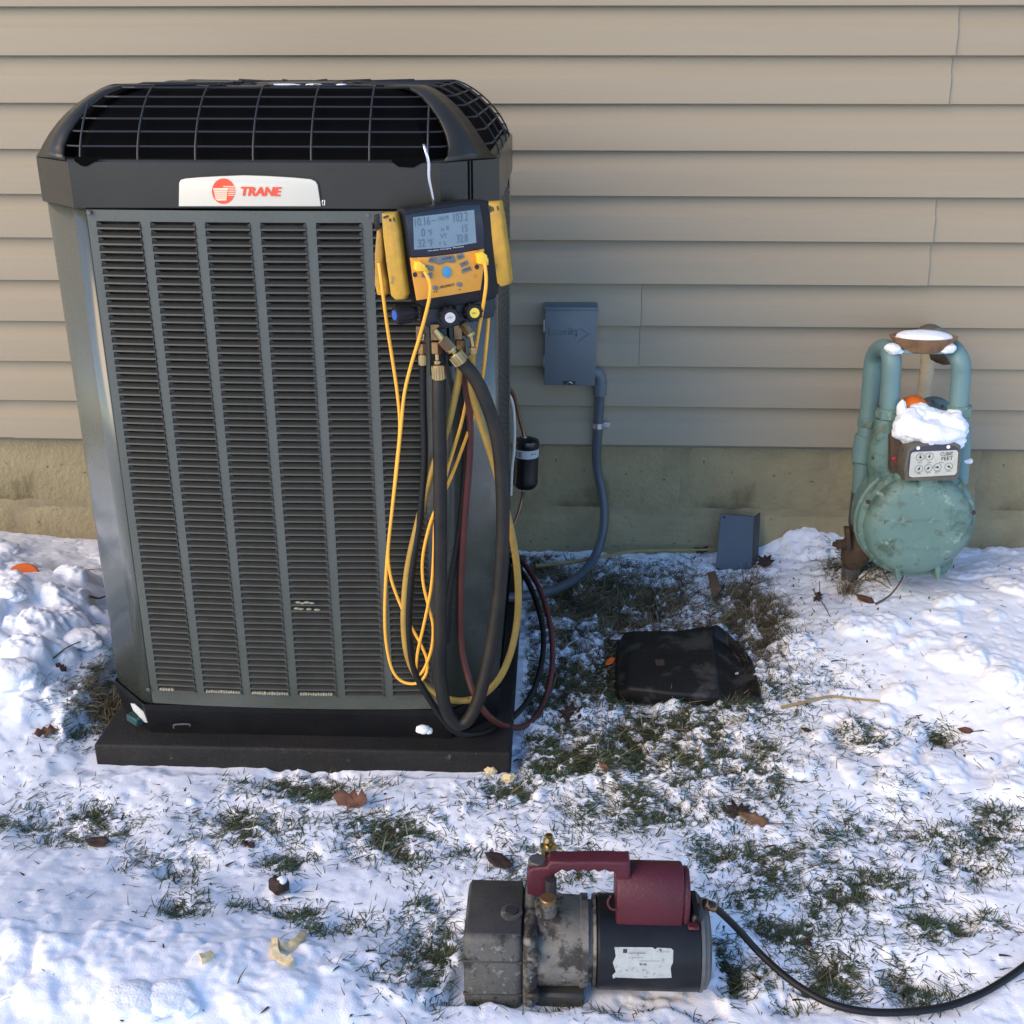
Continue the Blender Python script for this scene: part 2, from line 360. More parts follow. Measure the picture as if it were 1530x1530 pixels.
# mounds of snow: pixel-measured spots on the ground, radius and height in metres
mounds = [(*G(40, 960), .26, .085), (*G(20, 1060), .20, .06), (-1.75, -.45, .45, .14), (*G(110, 930), .12, .035), (*G(1205, 820), .15, .085), (*G(1262, 878), .10, .045), (*G(1300, 905), .12, .03), (*G(1290, 960), .24, .05),
          (*G(1440, 930), .22, .035), (1.35, -.35, .4, .07), (*G(1500, 1040), .2, .04), (*G(120, 1510), .26, .045), (*G(340, 1515), .2, .035), (*G(-60, 1450), .25, .05), (*G(540, 1530), .16, .02)]
# bare or thin places: x, y, radius x, radius y, strength
def P_(px, py, rx, ry, s):
    x, y = G(px, py); x2, _ = G(px+rx, py); _, y2 = G(px, py-ry); return (x, y, abs(x2-x), abs(y2-y), s)
bare = [P_(900, 895, 125, 50, 1.15), P_(830, 930, 70, 60, .7), P_(800, 860, 50, 40, .7), P_(1000, 868, 60, 32, .6), P_(1120, 930, 55, 65, 1.1), P_(1140, 965, 35, 45, .9), P_(1075, 985, 80, 70, .8), P_(960, 1000, 160, 60, .65),
        P_(850, 1010, 70, 70, .72), P_(960, 1100, 150, 55, .80), P_(860, 1110, 80, 60, .65), P_(1090, 1130, 70, 55, .66), P_(980, 1190, 150, 45, .55), P_(1160, 1010, 50, 30, .4), P_(1240, 1025, 40, 20, .3),
        P_(160, 1060, 38, 38, 1.0), P_(120, 1235, 75, 28, .62), P_(40, 1240, 30, 14, .5), P_(375, 1235, 70, 28, .60), P_(460, 1172, 80, 26, .66), P_(590, 1262, 75, 34, .62), P_(430, 1290, 40, 22, .55), P_(265, 1300, 50, 32, .5),
        P_(420, 1375, 50, 18, .55), P_(275, 1390, 30, 18, .45), P_(640, 1430, 50, 60, .75), P_(660, 1390, 40, 40, .6), P_(600, 1470, 50, 25, .5), P_(500, 1400, 40, 22, .45), P_(1105, 1450, 45, 35, .95), P_(1130, 1290, 90, 60, .52), P_(1260, 1330, 90, 50, .60), P_(1170, 1390, 50, 25, .6),
        P_(1420, 1385, 75, 24, .62), P_(1440, 1290, 50, 34, .6), P_(1490, 1245, 45, 26, .55), P_(1485, 1210, 40, 14, .5), P_(1230, 1460, 70, 32, .62), P_(1350, 1475, 70, 28, .62), P_(1180, 1500, 40, 20, .5), P_(1400, 1105, 30, 14, .5), P_(1285, 1110, 34, 16, .55), P_(1320, 1240, 90, 40, .42), P_(1380, 1370, 60, 40, .5),
        P_(1270, 885, 34, 26, .8), P_(780, 1130, 60, 50, .55), P_(760, 1180, 50, 30, .45), P_(900, 1480, 150, 30, .5), P_(820, 1300, 90, 40, .42), P_(700, 1270, 60, 30, .4)]
lumps = []
lr = random.Random(11)
def add_lumps(n, bx, rad, hh):
    for _ in range(n):
        px, py = lr.uniform(bx[0], bx[2]), lr.uniform(bx[1], bx[3]); x, y = G(px, py); q = lr.uniform(*rad); lumps.append((x, y, q, q*lr.uniform(*hh), lr.uniform(0, 6.28), lr.uniform(.6, 1)))
add_lumps(46, (-150, 850, 130, 1110), (.02, .07), (.3, .5))
add_lumps(16, (60, 900, 170, 1010), (.02, .05), (.4, .7))
add_lumps(60, (-60, 1455, 420, 1560), (.015, .045), (.18, .34)); add_lumps(24, (350, 1440, 640, 1550), (.012, .03), (.18, .34))
add_lumps(46, (1130, 960, 1560, 1180), (.015, .055), (.2, .4)); add_lumps(14, (1140, 790, 1260, 860), (.02, .06), (.3, .5)); add_lumps(14, (1400, 840, 1560, 960), (.03, .09), (.15, .3))
add_lumps(14, (700, 1130, 860, 1190), (.008, .02), (.4, .7)); add_lumps(20, (100, 1130, 720, 1330), (.006, .016), (.3, .5)); add_lumps(26, (640, 1150, 1500, 1520), (.006, .016), (.25, .5)); add_lumps(26, (150, 840, 185, 860), (.006, .02), (.3, .5))
add_lumps(20, (860, 1000, 1220, 1090), (.006, .018), (.3, .6))
def base_h(X, Y):
    return .006*fbm(X, Y, .35, 2, 3.)
def ground_h(X, Y):
    return base_h(X, Y)+.010*fbm(X, Y, .05, 3, 8.)-.004
def bare_mask(X, Y):
    m = np.zeros_like(X)
    for (x, y, rx, ry, s) in bare:
        d = ((X-x)/rx)**2+((Y-y)/ry)**2
        m = np.maximum(m, s*np.exp(-np.minimum(d, 30)*.85))
    return m
def snow_h(X, Y):
    wx = X+.03*fbm(X, Y, .07, 3, 1.)*2; wy = Y+.03*fbm(X, Y, .07, 3, 5.)*2
    h = .022+.018*fbm(X, Y, .28, 3, 2.)+.007*fbm(X, Y, .07, 3, 4.)
    for (x, y, r, a) in mounds:
        d2 = ((wx-x)**2+(wy-y)**2)/(r*r); h = h+a*np.exp(-np.minimum(d2, 30)*1.2)
    top = np.zeros_like(X); CR = fbm(X, Y, .028, 4, 61., .6)+.5*fbm(X, Y, .009, 2, 71.)
    for (x, y, r, a, th, e) in lumps:
        ix = np.abs(X[0]-x) < r*2.4; iy = np.abs(Y[:, 0]-y) < r*2.4
        if not ix.any() or not iy.any(): continue
        s = np.ix_(iy, ix); dx, dy = wx[s]-x, wy[s]-y
        u = (dx*math.cos(th)+dy*math.sin(th))/r; v = (-dx*math.sin(th)+dy*math.cos(th))/(r*e)
        q = np.abs(u)**2.6+np.abs(v)**2.6
        top[s] = np.maximum(top[s], a*np.clip(1-q, 0, 1)**.42*(1+.9*CR[s]))
    h = h+top
    m = bare_mask(X, Y)
    rag = fbm(X, Y, .035, 4, 6., .65)
    h = h-m*(.024+.085*np.clip(rag+.10, -.25, .5))-.012*np.clip(fbm(X, Y, .02, 3, 12., .7)-.05, 0, 1)
    h = h+.0019*fbm(X, Y, .014, 3, 20., .6)+.006*np.abs(fbm(X, Y, .06, 2, 31.))
    # keep clear of the pad, the unit stands on it
    JX, JY = X+.05*fbm(X, Y, .06, 3, 91.), Y+.06*fbm(X, Y, .06, 3, 95.)
    e = np.clip(np.maximum(np.maximum(-.915-JX, JX+.045), np.maximum(-1.06-JY, JY+.15))/.05, 0, 1)
    h = np.where(e < 1, np.minimum(h, .012+.02*e+.006*fbm(X, Y, .03, 3, 14.)), h)
    ex = np.clip(np.maximum(np.abs(JX-.065)-.195, np.abs(JY+1.552)-.078)/.03, 0, 1)
    h = np.where(ex < 1, np.minimum(h, .010+.03*ex+.008*fbm(X, Y, .03, 3, 15.)), h)
    ln = np.clip(np.maximum(np.abs(X-.292)-.155-.0*Y, np.abs(Y+.612)-.145)/.02, 0, 1)
    h = np.where(ln < 1, np.minimum(h, -.012+.03*ln), h)
    return h+base_h(X, Y)
def axis_pts(lo, a, b, hi, f, c):
    return np.concatenate([np.arange(lo, a, c), np.arange(a, b, f), np.arange(b, hi+c, c)])
def sheet(name, xs, ys, hf, mat, kind='structure'):
    X, Y = np.meshgrid(xs, ys); Z = hf(X, Y); ny, nx = X.shape
    V = np.stack([X, Y, Z], -1).reshape(-1, 3)
    i = np.arange((ny-1)*(nx-1)); r, c = i//(nx-1), i % (nx-1); a = r*nx+c
    F = np.stack([a, a+1, a+nx+1, a+nx], -1)
    me = bpy.data.meshes.new(name); me.vertices.add(len(V)); me.vertices.foreach_set('co', V.ravel())
    me.loops.add(F.size); me.loops.foreach_set('vertex_index', F.ravel().astype(np.int32))
    me.polygons.add(len(F)); me.polygons.foreach_set('loop_start', np.arange(0, F.size, 4, dtype=np.int32))
    me.update(); me.validate(); me.materials.append(mat); me.shade_smooth()
    o = bpy.data.objects.new(name, me); C.objects.link(o); o['kind'] = kind
    return o, X, Y, Z
xs = axis_pts(-2.4, -1.62, 1.45, 2.4, .0042, .016); ys = axis_pts(-2.6, -1.74, .0145, .0145, .0042, .016)
ys = np.unique(np.round(np.concatenate([ys[ys < .0145], [.0145]]), 5))
snow_o, SX, SY, SZ = sheet('snow', xs, ys, snow_h, m_snow)
snow_o['label'] = 'trampled lumpy snow with grass showing through'
sheet('soil', axis_pts(-2.4, -1.62, 1.45, 2.4, .012, .03), np.unique(np.concatenate([np.arange(-2.6, .0145, .012), [.0145]])), ground_h, m_soil)
def far_h(X, Y): return np.where((np.abs(X) < 2.3) & (Y > -2.5), -.06, .004)+.01*fbm(X, Y, .8, 3, 2.)
gx = np.unique(np.concatenate([np.linspace(-90, -3, 40), np.linspace(-3, 3, 80), np.linspace(3, 90, 40)])); gy = np.unique(np.concatenate([np.linspace(-120, -4, 50), np.linspace(-4, .01, 60)]))
sheet('snow_field', gx, gy, far_h, m_snow)
def surf(x, y):
    j = min(max(np.searchsorted(xs, x), 0), len(xs)-1); i = min(max(np.searchsorted(ys, y), 0), len(ys)-1)
    return max(float(SZ[i, j]), float(GZ(x, y)))
def GZ(x, y): return ground_h(np.array([[x]]), np.array([[y]]))[0, 0]
def sp(px, py, dz=0):
    z = .02
    for _ in range(6):
        p = atz(px, py, z); z = surf(p.x, p.y)
    return Vector((p.x, p.y, z+dz))

# grass: nobody could count the blades
def blades(name, pts, mat, lr_, wr, lie, rs):
    n = len(pts); g = np.random.default_rng(rs)
    L = g.uniform(*lr_, n); W = g.uniform(*wr, n); th = 5.*fbm(pts[None, :, 0], pts[None, :, 1], .16, 2, 77.)[0]*2+g.normal(0, .75, n)+np.where(g.random(n) < .5, np.pi, 0); el = np.radians(g.uniform(*lie, n)); bend = g.uniform(-.5, .9, n)
    D = np.stack([np.cos(th), np.sin(th), np.zeros(n)], -1); S = np.stack([-np.sin(th), np.cos(th), np.zeros(n)], -1)
    V = np.zeros((n, 7, 3)); side = g.normal(0, .25, n)
    for k, (t, wf) in enumerate(((0, 1), (.38, .9), (.72, .6))):
        e = el*(1-bend*t*.8)
        c = pts+D*(L*t*np.cos(e))[:, None]+S*(L*side*t*t)[:, None]; c[:, 2] += L*t*np.sin(e)
        V[:, 2*k] = c-S*(W*wf/2)[:, None]; V[:, 2*k+1] = c+S*(W*wf/2)[:, None]; V[:, 2*k+1, 2] += W*.25*wf
    e = el*(1-bend*.8); c = pts+D*(L*np.cos(e))[:, None]+S*(L*side)[:, None]; c[:, 2] += L*np.sin(e); V[:, 6] = c
    b = (np.arange(n)*7)[:, None]
    tri = np.array([[0, 1, 3], [0, 3, 2], [2, 3, 5], [2, 5, 4], [4, 5, 6]])
    F = (b[:, :, None]+tri[None]).reshape(-1, 3)
    me = bpy.data.meshes.new(name); me.vertices.add(n*7); me.vertices.foreach_set('co', V.ravel()); me.loops.add(F.size); me.loops.foreach_set('vertex_index', F.ravel().astype(np.int32))
    me.polygons.add(len(F)); me.polygons.foreach_set('loop_start', np.arange(0, F.size, 3, dtype=np.int32)); me.update(); me.validate(); me.materials.append(mat)
    o = bpy.data.objects.new(name, me); C.objects.link(o); o['kind'] = 'stuff'; return o
MASK = bare_mask(SX, SY)
clump = np.clip(fbm(SX, SY, .055, 3, 40., .6)+.03, 0, .3)/.3
clump2 = np.clip(fbm(SX, SY, .03, 3, 50., .6)-.05, 0, .3)/.3
x_, y_ = SX, SY
onpad = ((SX > -.90) & (SX < -.05) & (SY > -1.06) & (SY < -.18)) | ((np.abs(SX-.06) < .2) & (np.abs(SY+1.56) < .07)) | (SY > -.015) | ((SX > .15) & (SX < .45) & (SY > -.74) & (SY < -.48))
GRD = ground_h(SX, SY)
TOP = np.maximum(SZ, GRD)
cell = np.outer(np.gradient(ys), np.gradient(xs))
def scatter(dens, n, rs, dz=-.003):
    d = np.where(onpad, 0, dens)*cell; d = d.ravel()/d.sum(); g = np.random.default_rng(rs); k = g.choice(len(d), n, p=d)
    return np.stack([SX.ravel()[k]+g.uniform(-.003, .003, n), SY.ravel()[k]+g.uniform(-.003, .003, n), TOP.ravel()[k]+dz], -1)
wallzone = np.exp(-((SX-.25)/.5)**2-((SY+.28)/.30)**2)
green = np.clip(MASK, 0, .8)*(clump*1.2+.16)*(1-.90*np.clip(wallzone*1.6, 0, 1))
field = ((SX > .15) & (SY < -.9))*.05*clump2+((SX < .15) & (SY < -1.05))*.018*clump2
o = blades('grass', scatter(green*1.0+field*.30, 95000, 1, -.002), m_grass, (.010, .034), (.0009, .0021), (-6, 24), 5); o['label'] = 'green grass blades poking through the snow'
dead = np.clip(MASK-.30, 0, .8)*np.clip(wallzone*1.6+.16, 0, 1)*(clump*.9+.25)+.25*np.exp(-((SX+.93)/.05)**2-((SY+.86)/.06)**2)
o = blades('dead_grass', scatter(dead, 32000, 2), m_dead, (.016, .055), (.0008, .0022), (0, 38), 6); o['label'] = 'matted dead grass and straw on bare soil'
o = blades('plant_debris', scatter(MASK*.4+.02+.25*np.clip(wallzone, 0, 1), 2600, 3, .001), m_debris, (.004, .020), (.001, .0045), (-5, 25), 7); o['label'] = 'tiny bits of plant debris on the snow'

# ------------------------------------------------------------------ air conditioner
X0, X1, Y0, Y1, CH = -.875, -.100, -1.000, -.225, .088
XM, YM = (X0+X1)/2, (Y0+Y1)/2
def octa(d, ch=None):
    """plan of the unit, inset by d"""
    c = (CH-.586*d) if ch is None else ch
    a, b, e, f = X0+d, X1-d, Y0+d, Y1-d
    return [(a+c, e), (b-c, e), (b, e+c), (b, f-c), (b-c, f), (a+c, f), (a, f-c), (a, e+c)]
def ring(b, d, z0, z1, d2=None):
    P, Q = octa(d), octa(d if d2 is None else d2)
    V = [(x, y, z0) for x, y in P]+[(x, y, z1) for x, y in Q]
    b.faces(V, [(i, (i+1) % 8, 8+(i+1) % 8, 8+i) for i in range(8)])
ac = thing('air_conditioner', 'tall gray louvered outdoor air conditioner unit with black domed top and white badge', 'air conditioner', (XM, YM, .055))
# base pan
b = MB(); ring(b, -.004, .112, .126); ring(b, .004, .057, .112, -.004); ring(b, .02, .126, .1262); b.faces([(x, y, .122) for x, y in octa(-.003)], [tuple(range(8))])
b.faces([(x, y, .057) for x, y in octa(.004)], [tuple(range(8))]); b.build('base_pan', m_base, ac, smooth=30)
b = MB(); b.prism([(x, y, .124) for x, y in octa(.016)], (0, 0, .93)); b.build('coil', m_coil, ac, smooth=0)
# corner panels
def bend_post(pts, name='corner_panel'):
    pts = catmull([Vector((x, y, 0)) for x, y in pts], 4)
    b = MB(); z0, z1 = .1245, 1.068; n = len(pts)
    V = [(p.x, p.y, z0) for p in pts]+[(p.x, p.y, z1) for p in pts]
    b.faces(V, [(i, i+1, n+i+1, n+i) for i in range(n-1)])
    o = b.build(name, m_gray, ac, smooth=50); s = o.modifiers.new('thickness', 'SOLIDIFY'); s.thickness = .0015; s.offset = 0; return o
def corner(mx, my):
    q = [(X0+.000, Y0+CH+.045), (X0, Y0+CH+.012), (X0+.006, Y0+CH-.004), (X0+CH-.022, Y0+.024), (X0+CH-.010, Y0+.0125), (X0+CH+.004, Y0+.0045), (X0+CH+.0135, Y0+.002)]
    r = []
    for x, y in q: r.append((2*XM-x if mx else x, 2*YM-y if my else y))
    return r
for mx in (0, 1):
    for my in (0, 1): bend_post(corner(mx, my))
# front louver panel with its six columns, bowed a little
PX0, PX1 = -.7725, -.2045; PITCH_L, NROW, CW, CP = .01293, 69, .0752, .0918
ZT = 1.048; ZB = ZT-PITCH_L*NROW; CX0 = -.7575
def bow(x): return -.010*(1-((x-XM)/.284)**2)
b = MB()
edges = [PX0]
for i in range(6): edges += [CX0+CP*i, CX0+CP*i+CW]
edges.append(PX1)
def strip(b, x0, x1, z0, z1, y=Y0):
    for (u, v) in ((x0, x1),):
        b.faces([(u, y+bow(u), z0), (v, y+bow(v), z0), (v, y+bow(v), z1), (u, y+bow(u), z1), (u, y+bow(u)+.004, z0), (v, y+bow(v)+.004, z0), (v, y+bow(v)+.004, z1), (u, y+bow(u)+.004, z1)],
                [(0, 1, 2, 3), (0, 4, 5, 1), (1, 5, 6, 2), (3, 2, 6, 7), (0, 3, 7, 4)])
for i in range(7): strip(b, edges[2*i], edges[2*i+1], ZB, ZT)
for i in range(13):
    strip(b, edges[i], edges[i+1], ZT, 1.0665); strip(b, edges[i], edges[i+1], .127, ZB)
for x in (PX0, PX1): b.faces([(x, Y0+bow(x), .127), (x, Y0+bow(x), 1.0665), (x, Y0+.02, 1.0665), (x, Y0+.02, .127)], [(0, 1, 2, 3)])
bmesh.ops.remove_doubles(b.bm, verts=b.bm.verts[:], dist=.00005)
b.build('louver_panel', m_gray, ac, smooth=0)
MB().box((PX0-.004, Y0+.006, .13), (PX0+.002, Y0+.02, 1.066)).box((PX1-.002, Y0+.006, .13), (PX1+.004, Y0+.02, 1.066)).build('panel_gap', m_void, ac, smooth=0)
hw = CW/2
LV = [(-hw, -.0026, .0030), (hw, -.0026, .0030), (-hw, -.0032, .0004), (hw, -.0032, .0004), (-hw+.007, .0062, .0078), (hw-.007, .0062, .0078), (-hw, .0002, .0128), (hw, .0002, .0128),
      (-hw, -.0012, .0000), (hw, -.0012, .0000), (-hw+.002, .0012, .0050), (hw-.002, .0012, .0050)]
LF = [(0, 1, 11, 10), (10, 11, 5, 4), (2, 3, 1, 0), (8, 9, 3, 2), (0, 10, 4, 6), (1, 7, 5, 11)]
lm = bpy.data.meshes.new('louver'); lm.from_pydata(LV, [], LF); lm.materials.append(m_gray_shaded); lm.update()
def louver_M(c, k):
    x = CX0+CP*c+hw; s = (bow(x+hw)-bow(x-hw))/(2*hw)
    return Matrix.Translation((x, Y0+bow(x), ZT-PITCH_L*(k+1))) @ Matrix.Rotation(math.atan(s), 4, 'Z')
rest = MB()
for k in range(NROW):
    for c in range(6):
        Mx = louver_M(c, k)
        if k < 50:
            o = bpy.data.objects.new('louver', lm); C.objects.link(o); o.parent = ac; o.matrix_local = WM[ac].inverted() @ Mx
        else: rest.faces([Mx @ Vector(v) for v in LV], LF)
# side and back panels carry the same louvers; on the right they are seen edge on
for side, (O, rz, nm) in enumerate((((X1-.002, YM), 90, 'right'), ((X0+.002, YM), -90, 'left'), ((XM, Y1-.002), 180, 'back'))):
    L0 = Matrix.Translation((O[0], O[1], 0)) @ Matrix.Rotation(R(rz), 4, 'Z')
    b = MB(); half = (Y1-Y0)/2-CH-.045 if side < 2 else .284
    cols = [-half+.012+i*((2*half-.024-.0752)/5) for i in range(6)]
    e = [-half]
    for q in cols: e += [q, q+CW]
    e.append(half)
    def st(x0, x1, z0, z1):
        if x1-x0 > .001: b.faces([L0 @ Vector(v) for v in ((x0, 0, z0), (x1, 0, z0), (x1, 0, z1), (x0, 0, z1))], [(0, 1, 2, 3)])
    for i in range(7): st(e[2*i], e[2*i+1], ZB, ZT)
    st(-half, half, ZT, 1.067); st(-half, half, .127, ZB)
    b.build('side_panel' if side < 2 else 'back_panel', m_gray, ac, smooth=0)
    for q in cols:
        for k in range(NROW):
            Mx = L0 @ Matrix.Translation((q+hw, 0, ZT-PITCH_L*(k+1)))
            rest.faces([Mx @ Vector(v) for v in LV], LF)
rest.build('louver', m_gray_shaded, ac, smooth=0, kind='stuff')
# top band and dome
b = MB(); ring(b, -.006, 1.0705, 1.142); ring(b, -.003, 1.0685, 1.0705, -.006); ring(b, -.006, 1.142, 1.1455, -.003); ring(b, -.003, 1.1455, 1.146, .02); ring(b, .004, 1.0685, 1.0686, -.003)
b.build('top_band', m_band, ac, smooth=35)
RD = .115
def dome(t): return RD*(1-max(0, math.cos(t))**(4/3)), 1.144+RD*math.sin(t)**(4/3)*.97     # inset, height
NT = 10
def corner_bar(i):
    b = MB(); L, Rr, Mi_ = [], [], []
    for k in range(NT+2):
        t = min(k, NT)/NT*math.pi/2; d, z = dome(t)
        if k > NT: d += .04*(k-NT)
        P = octa(d-.006, max(.06, CH-.3*d)); p, q = Vector((*P[i], z)), Vector((*P[(i+1) % 8], z))
        f = .5-.30*min(1, max(0, (k+1.2)/4.0)) if k else .5
        wf = {0: .47, 1: .36, 2: .31, 3: .285, 4: .27}.get(k, .26)
        c = (p+q)/2; n = Vector((c.x-XM, c.y-YM, 0)).normalized()
        L.append(c+(p-c)*2*wf); Rr.append(c+(q-c)*2*wf); Mi_.append(c+n*.002+Vector((0, 0, .0015 if k < NT else 0)))
    n = len(L); V = L+Mi_+Rr
    F = []
    for k in range(n-1): F += [(k, k+1, n+k+1, n+k), (n+k, n+k+1, 2*n+k+1, 2*n+k)]
    o = b.faces(V, F).build('corner_bar', m_band, ac, smooth=25); s = o.modifiers.new('thickness', 'SOLIDIFY'); s.thickness = .006; s.offset = -1
for i in (1, 3, 5, 7): corner_bar(i)
b = MB()      # black liner added to imitate the shade inside the open grille
prev = None
V, F = [], []
for k in range(NT+1):
    d, z = dome(k/NT*math.pi/2); V += [(x, y, z-.006) for x, y in octa(d+.013, max(.05, CH-.586*d*.4))]
for k in range(NT): F += [(k*8+i, k*8+(i+1) % 8, k*8+8+(i+1) % 8, k*8+8+i) for i in range(8)]
F.append(tuple(NT*8+i for i in range(8)))
b.faces(V, F).build('shade_liner', m_void, ac, smooth=30)
for k in (1.89, 3.29, 4.5, 5.72, 6.92, 8.72):      # wire loops round the dome
    d, z = dome(k/NT*math.pi/2); P = [Vector((x, y, z)) for x, y in octa(d+.0, max(.05, CH-.3*d))]; pts = []
    for i in range(8):
        a, c = P[i], P[(i+1) % 8]; L_ = (c-a).length; pts += [a.lerp(c, min(.3, .014/L_)), a.lerp(c, 1-min(.3, .014/L_))]
    pts.append(pts[0]); MB().tube(pts, .0016, 6, raw=True).build('grille_wire', m_wire, ac)
def vwire(fx, off=0):
    pts = []; cut = False
    for k in range(NT+1):
        d, z = dome(k/NT*math.pi/2)
        if abs(off) > .3875-d-(CH-.3*d)+.030: cut = True; break
        pts.append(Vector((*fx(d-.002), z)))
    c = Vector((XM, YM, 1.2555)); e = pts[-1].lerp(c, .5); e.z = 1.2550; pts += [] if cut else [e]
    MB().tube(pts, .0017, 6, raw=True).build('grille_wire', m_wire, ac)
for k in range(7):
    x = XM-.2826+.0942*k; y = YM-.2826+.0942*k
    vwire(lambda d, x=x: (XM+(x-XM)*(1-d*.12), Y0+d), x-XM); vwire(lambda d, x=x: (XM+(x-XM)*(1-d*.12), Y1-d), x-XM)
for y in (-.225, -.07, .09, .225):
    vwire(lambda d, y=y: (X1-d, YM+y*(1-d*.3))); vwire(lambda d, y=y: (X0+d, YM+y*(1-d*.3)))
b = MB()
for r_ in (.10, .15, .20, .245):
    b.tube([Vector((XM+r_*math.cos(a*math.pi/16), YM+r_*math.sin(a*math.pi/16), 1.2535)) for a in range(33)], .0017, 6, raw=True)
b.build('fan_guard', m_wire, ac)
b = MB().cyl((XM, YM, 1.238), (XM, YM, 1.2555), .085, 28, bev=.004); b.build('fan_motor_cap', m_band, ac)
# little clips at the lower ends of the front opening, grooves on the corners, frost on the top edge
for (xa, xb) in ((X0+CH+.008, X0+CH+.055), (X1-CH-.075, X1-CH-.012)):
    MB().prism([(xa, Y0-.0045, 1.150), (xb, Y0-.0045, 1.150), (xb-.014, Y0-.0045, 1.142), (xb-.028, Y0-.0045, 1.135), (xa+.012, Y0-.0045, 1.136), (xa+.002, Y0-.0045, 1.143)], (0, -.0035, 0)).build('grille_clip', m_void, ac, smooth=0)
cR = Vector((X1-CH/2, Y0+CH/2, 0)); nR = Vector((1, -1, 0)).normalized(); tR = Vector((1, 1, 0)).normalized()
for s in (-.0035, .0035):
    a = cR+nR*.0058+tR*s; MB().prism([a+tR*.0012+Vector((0, 0, 1.074)), a-tR*.0012+Vector((0, 0, 1.074)), a-tR*.0012+Vector((0, 0, 1.142)), a+tR*.0012+Vector((0, 0, 1.142))], nR*.0016).build('corner_groove', m_void, ac, smooth=0)
# badge
yb = Y0-.0064
def bq(px, py, d=0): return at(px, py, yb-d)
ol = [(268, 308), (268.5, 273), (271, 268.5), (278, 266.5), (300, 264.6), (330, 263), (365, 261.7), (400, 262.8), (440, 265.2), (465, 267.6), (472, 271), (475, 276), (480, 308)]
badge = MB().prism([bq(*q) for q in ol], (0, -.0035, 0), bev=.001, seg=2).build('badge', m_plate, ac, smooth=30)
MB().prism([bq(q[0], q[1]) for q in [(265.8, 309)]+[(x+(-2 if x < 272 else (1.6 if x > 468 else 0)), y-(1.6 if y < 300 else -1)) for x, y in ol]+[(482, 309)]], (0, -.0015, 0)).build('badge_backing', m_dark, ac, smooth=0)
cx, cy, rr = 334, 285.6, 17.4
lo = MB()
def disc(b, pts, lift): b.faces([bq(x, y, .0035+lift) for x, y in pts], [tuple(range(len(pts)))])
disc(lo, [(cx+rr*math.cos(a*math.pi/24), cy+rr*1.1*math.sin(a*math.pi/24)) for a in range(48)], .0004); lo.build('logo_disc', m_red, badge, smooth=0)
b = MB()
disc(b, [(318.5, 281.2), (340.6, 281.0), (338.3, 299.5), (325.5, 299.8), (322, 297.5)], .0007)
for k in range(6):
    y = 278+k*2.65; disc(b, [(333.5 if k < 2 else 342.0-k*.25, y), (cx+math.sqrt(max(0, rr**2-((y-cy)/1.1)**2))-.3, y), (cx+math.sqrt(max(0, rr**2-((y+1.1-cy)/1.1)**2))-.3, y+1.1), (333.5 if k < 2 else 341.8-k*.25, y+1.1)], .0007)
b.build('logo_stripes', m_cream, badge, smooth=0)
b = MB()
for k in range(5): disc(b, [(319, 284+k*2.9), (339.6, 284+k*2.9), (339.4, 284.7+k*2.9), (319.6, 284.7+k*2.9)], .0010)
b.build('logo_lines', m_red, badge, smooth=0)
text('TRANE', bq(361.5, 292.3, .0036), bq(421.5, 292.8, .0036), (0, 0, 1), m_red, badge, 'lettering', h=.0138, shear=.25, bold=.012, lift=.0006, fat=.0009)
MB().tube([bq(482.5, 307), bq(481.5, 302), bq(483, 299)], .0012, 6).tube([bq(485, 307), bq(485.5, 299)], .0012, 6).build('badge_clip', m_zinc, ac)
for (px, py) in ((133, 318), (222, 1030), (550, 322)):
    q = at(px, py, Y0-.004); MB().cyl(q, q-Vector((0, .003, 0)), .0042, 8, bev=.0008).build('screw', m_bell, ac)
q0 = cR+nR*.004
for z in (1.05, .16): q = Vector((q0.x, q0.y, z))+tR*.03; MB().cyl(q-nR*.004, q+nR*.003, .0042, 8, bev=.0008).build('screw', m_bell, ac)
for c, f0, f1 in ((0, .05, .42), (1, .05, .95), (2, .03, .98), (3, .06, .9)):
    b = MB(); g = random.Random(c+3); x = CX0+CP*c; n = int((f1-f0)*16)
    for k in range(n):
        xx = x+CW*(f0+(f1-f0)*(k+.5)/n); b.blob((xx, Y0+bow(xx)+.001, ZB+.0035), (CW*(f1-f0)/n*.75, .0045, .0026+.0016*g.random()), .2, 3, 2, seed=k+c*9)
    b.build('frost_strip', m_frost, ac)
b = MB()
for k, (px, py) in enumerate(((446, 900), (452, 901), (459, 900), (466, 901), (444, 909), (450, 910), (462, 910), (474, 911))): b.blob(at(px, py, Y0-.011), (.006, .003, .0022), .2, 3, 2, seed=k)
b.build('frost_strip', m_frost, ac)
# bits at the foot of the unit
def slab(pxs, y, thick, bev=.001): return MB().prism([at(px, py, y) for px, py in pxs], Vector((.3, -.95, 0))*thick, bev=bev)
slab([(195, 1050), (202, 1051), (224, 1070), (222, 1079), (216, 1078), (199, 1060)], -.992, .004).build('foot_clip', m_clip, ac, smooth=30)
q = at(204, 1073, -.985); MB().box(q-Vector((.018, .012, .008)), q+Vector((.018, .012, .008)), bev=.002, M=Matrix.Translation(q) @ Matrix.Rotation(R(-38), 4, 'Z') @ Matrix.Translation(-q)).build('rubber_foot', m_teal, ac)
MB().tube([at(260, 1088, -1.012), at(261, 1083, -1.012), at(282, 1082, -1.012), at(284, 1085, -1.012)], .0018, 6).build('base_clip', m_bell, ac)
q = at(730, 1085, -.93); MB().box(q-Vector((.05, .03, .006)), q+Vector((.04, .03, .006)), bev=.003).build('rubber_foot', m_teal, ac)
pad = thing('equipment_pad', 'low black plastic pad under the air conditioner unit', 'equipment pad', (XM, -.63, 0))
